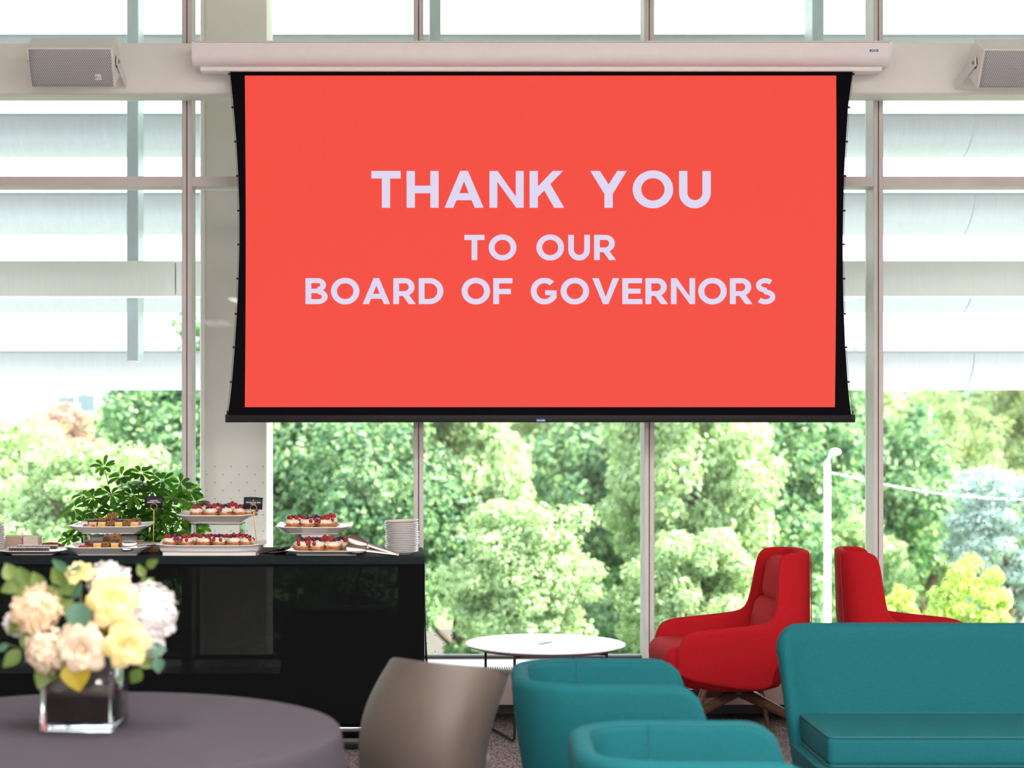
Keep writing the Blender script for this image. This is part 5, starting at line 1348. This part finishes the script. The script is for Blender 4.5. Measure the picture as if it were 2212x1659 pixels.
def flower(name, lab, cat, px, py, d, dirv, r, mat_, kind, group):
    p = at(px, py, d); t = thing(name, lab, cat, tuple(p), 0, group); T = frame_to(Vector(dirv)); rg = random.Random(int(px*7+py)); mb = MB()
    def petal(a, tilt, rad, ln, wd, curl):
        P = []
        for i in range(8):
            u = i/7; row = []; w_ = wd*math.sqrt(max(.10, 1-((u-.56)/.47)**2))
            tl = tilt*(.35+.65*u) + curl*max(0, u-.7)*2.2            # cupped below, lip rolling outwards
            for j in range(7):
                v = j/6*2-1; rr = rad*(.35+.65*u) + ln*u*math.sin(tl)*.9; zz = ln*u*math.cos(tl) - .10*ln*v*v*u
                th = a + v*min(1.25, w_/max(.25*r, rr))
                row.append((rr*math.cos(th), rr*math.sin(th), zz))
            P.append(row)
        mb.grid(P, T)
    if kind == 'rose':
        for ring_, (n, tilt, rad, ln, wd, cu) in enumerate(((3, .02, .10, .80, .20, .0), (3, .08, .20, .82, .34, .1), (4, .18, .30, .84, .42, .2), (5, .42, .38, .84, .50, .4), (5, .78, .42, .86, .58, .5), (6, 1.12, .42, .90, .60, .5))):
            for k in range(n): petal(ring_*.7 + 2*math.pi*k/n + rg.uniform(-.15, .15), tilt + rg.uniform(-.07, .07), rad*r, ln*r*rg.uniform(.93, 1.07), wd*r, cu)
        mb.build('petals', mat_, t, smooth=180, weld=False)
        MB().ball((0, 0, 0), (r*.30, r*.30, r*.40), 12, 8, T @ Matrix.Translation((0, 0, r*.25))).build('bud_centre', M_YEL if mat_ is M_YEL else M_PCH, t, smooth=180)
    else:                                                           # hydrangea: a ball of four-petalled florets
        n = 90
        for k in range(n):
            zz = 1-1.6*(k+.5)/n; q = math.sqrt(max(0, 1-zz*zz)); a = k*2.39996; dn = (T @ Vector((q*math.cos(a), q*math.sin(a), zz))).normalized()
            c_ = dn*r*rg.uniform(.78, 1.04); F_ = frame_to((dn + Vector((rg.uniform(-.4, .4), rg.uniform(-.4, .4), rg.uniform(-.4, .4)))).normalized()); ps = r*rg.uniform(.20, .30); ph = rg.uniform(0, 1.6)
            for m_ in range(4):
                b0 = ph + m_*math.pi/2; e = Vector((math.cos(b0), math.sin(b0), 0)); s2 = Vector((-math.sin(b0), math.cos(b0), 0)); up_ = Vector((0, 0, 1)); li = rg.uniform(.0, .35)
                mb.add([tuple(c_ + F_ @ q_) for q_ in (Vector(), e*ps*.45+s2*ps*.42+up_*ps*.05, e*ps*.88+s2*ps*.30+up_*ps*li, e*ps+up_*ps*(li+.05), e*ps*.88-s2*ps*.30+up_*ps*li, e*ps*.45-s2*ps*.42+up_*ps*.05)], [(0, 1, 2, 3), (0, 3, 4, 5)])
        mb.build('florets', mat_, t, smooth=0, weld=False)['kind'] = 'stuff'
        MB().ball((0, 0, 0), r*.72, 14, 10).build('flower_head_core', mat_, t, smooth=180)
    e = Vector((vx, vy, TH+.16)) - p
    MB().tube([tuple(Vector()), tuple(e*.5 + Vector((0, 0, -.01))), tuple(e)], .0035, 6).build('stem', M_STEM, t, smooth=180)
def sprig(lab, px, py, d, dirv, n, ln, wd, mat_, stem_to=True, group='leaf sprigs in the vase'):
    p = at(px, py, d); t = thing('leaf_sprig', lab, 'leaves', tuple(p), 0, group); rg = random.Random(int(px+py*3)); mb = MB(); dv = Vector(dirv).normalized()
    sd0 = dv.cross(Vector((0, -1, .2))).normalized(); upv = sd0.cross(dv)
    for k in range(n):
        u = k/max(1, n-1); o = dv*ln*.9*(u-.5)*(1.6 if n > 1 else 0); s_ = -1 if k % 2 else 1
        ld = (dv*(.75 if n > 1 else 1) + sd0*s_*(.7 if n > 1 else 0) + upv*rg.uniform(-.3, .3)).normalized(); sd = ld.cross(upv).normalized(); up_ = sd.cross(ld)
        P = []
        for i in range(8):
            v = i/7; w_ = wd*math.sin(math.pi*(.04+.94*v)**.8) + .0004
            P.append([tuple(o + ld*ln*v + sd*a*w_ + up_*(abs(a)*w_*.3 - .12*ln*v*v)) for a in (-1, -.5, 0, .5, 1)])
        mb.grid(P)
    mb.build('leaves', mat_, t, smooth=180, weld=False)
    e = Vector((vx, vy, TH+.15)) - p
    MB().tube([tuple(dv*ln*.5 if n > 1 else Vector()), tuple(Vector()), tuple(e*.5), tuple(e)], .0022, 5).build('stem', M_STEM, t, smooth=180)
G1, G2, G3 = 'roses in the vase', 'hydrangeas in the vase', 'peony blooms in the vase'
flower('rose', 'large yellow rose at the upper middle of the bouquet', 'flower', 243, 1300, 4.95, (.35, -1, .25), .057, M_YEL, 'rose', G1)
flower('rose', 'pale yellow rose low at the right of the bouquet', 'flower', 272, 1392, 4.93, (.35, -1, -.05), .052, M_YEL, 'rose', G1)
flower('rose', 'wide cream rose low in the middle of the bouquet', 'flower', 178, 1398, 4.93, (0, -1, -.1), .058, M_CRM, 'rose', G1)
flower('rose', 'cream rose with a yellow heart at the top of the bouquet', 'flower', 172, 1245, 5.06, (-.1, -.4, 1), .040, M_YEL, 'rose', G1)
flower('hydrangea', 'big white hydrangea filling the right side of the bouquet', 'flower', 318, 1325, 5.06, (.7, -.5, .35), .076, M_WHT, 'hyd', G2)
flower('hydrangea', 'white hydrangea at the top right of the bouquet', 'flower', 236, 1258, 5.10, (.2, -.3, 1), .054, M_WHT, 'hyd', G2)
flower('hydrangea', 'peach hydrangea at the left of the bouquet', 'flower', 82, 1322, 5.02, (-.5, -.8, .3), .064, M_PCH, 'hyd', G2)
flower('hydrangea', 'cream hydrangea low at the left of the bouquet', 'flower', 104, 1405, 4.98, (-.4, -.9, -.1), .056, M_CRM, 'hyd', G2)
flower('hydrangea', 'small white hydrangea at the outer left edge of the bouquet', 'flower', 38, 1345, 5.05, (-1, -.4, 0), .034, M_WHT, 'hyd', G2)
flower('hydrangea', 'small white hydrangea low at the right of the bouquet', 'flower', 330, 1395, 5.05, (.8, -.4, -.2), .032, M_WHT, 'hyd', G2)
sprig('large blue green leaf in the middle of the bouquet', 168, 1302, 4.90, (.12, -.25, -1), 1, .072, .034, M_LFB)
sprig('dark green leaves at the top left of the bouquet', 60, 1265, 5.08, (-1, 0, .35), 5, .055, .021, M_LFG)
sprig('green leaves standing up at the top of the bouquet', 150, 1262, 5.04, (-.1, -.2, 1), 4, .050, .014, M_LFB)
sprig('russet leaves between the yellow roses', 205, 1320, 4.97, (.3, -.3, -1), 4, .045, .013, M_LFO)
sprig('olive leaves behind the blue green leaf', 130, 1290, 5.02, (.2, 0, 1), 4, .050, .020, M_LFG)
sprig('yellow leaf hanging over the rim of the vase', 160, 1428, 4.925, (.18, -.15, -1), 1, .078, .038, M_LFY)
sprig('olive green leaf low at the left of the bouquet', 48, 1370, 5.0, (-.05, -.2, -1), 3, .060, .020, M_LFG)
sprig('pale leaf sticking out at the left edge of the bouquet', 18, 1392, 5.05, (-1, 0, -.5), 1, .04, .010, M_LFB)
sprig('green leaf pair at the top right of the bouquet', 312, 1245, 5.08, (.25, 0, 1), 3, .036, .012, M_LFG)
sprig('green leaf hanging at the right below the white hydrangea', 300, 1420, 5.0, (.15, -.1, -1), 3, .044, .018, M_LFG)
sprig('dark green leaves at the right under the white hydrangea', 325, 1402, 5.02, (.6, -.2, -.6), 3, .042, .018, M_LFB)
sprig('olive leaves between the two yellow roses', 226, 1362, 4.96, (.5, -.3, .4), 3, .040, .015, M_LFG)
sprig('green filler leaves in the heart of the bouquet', 190, 1345, 5.05, (.2, -.3, .2), 6, .060, .024, M_LFG)
sprig('dark filler leaves low behind the cream rose', 130, 1425, 5.03, (-.4, -.3, -.2), 6, .060, .024, M_LFG)
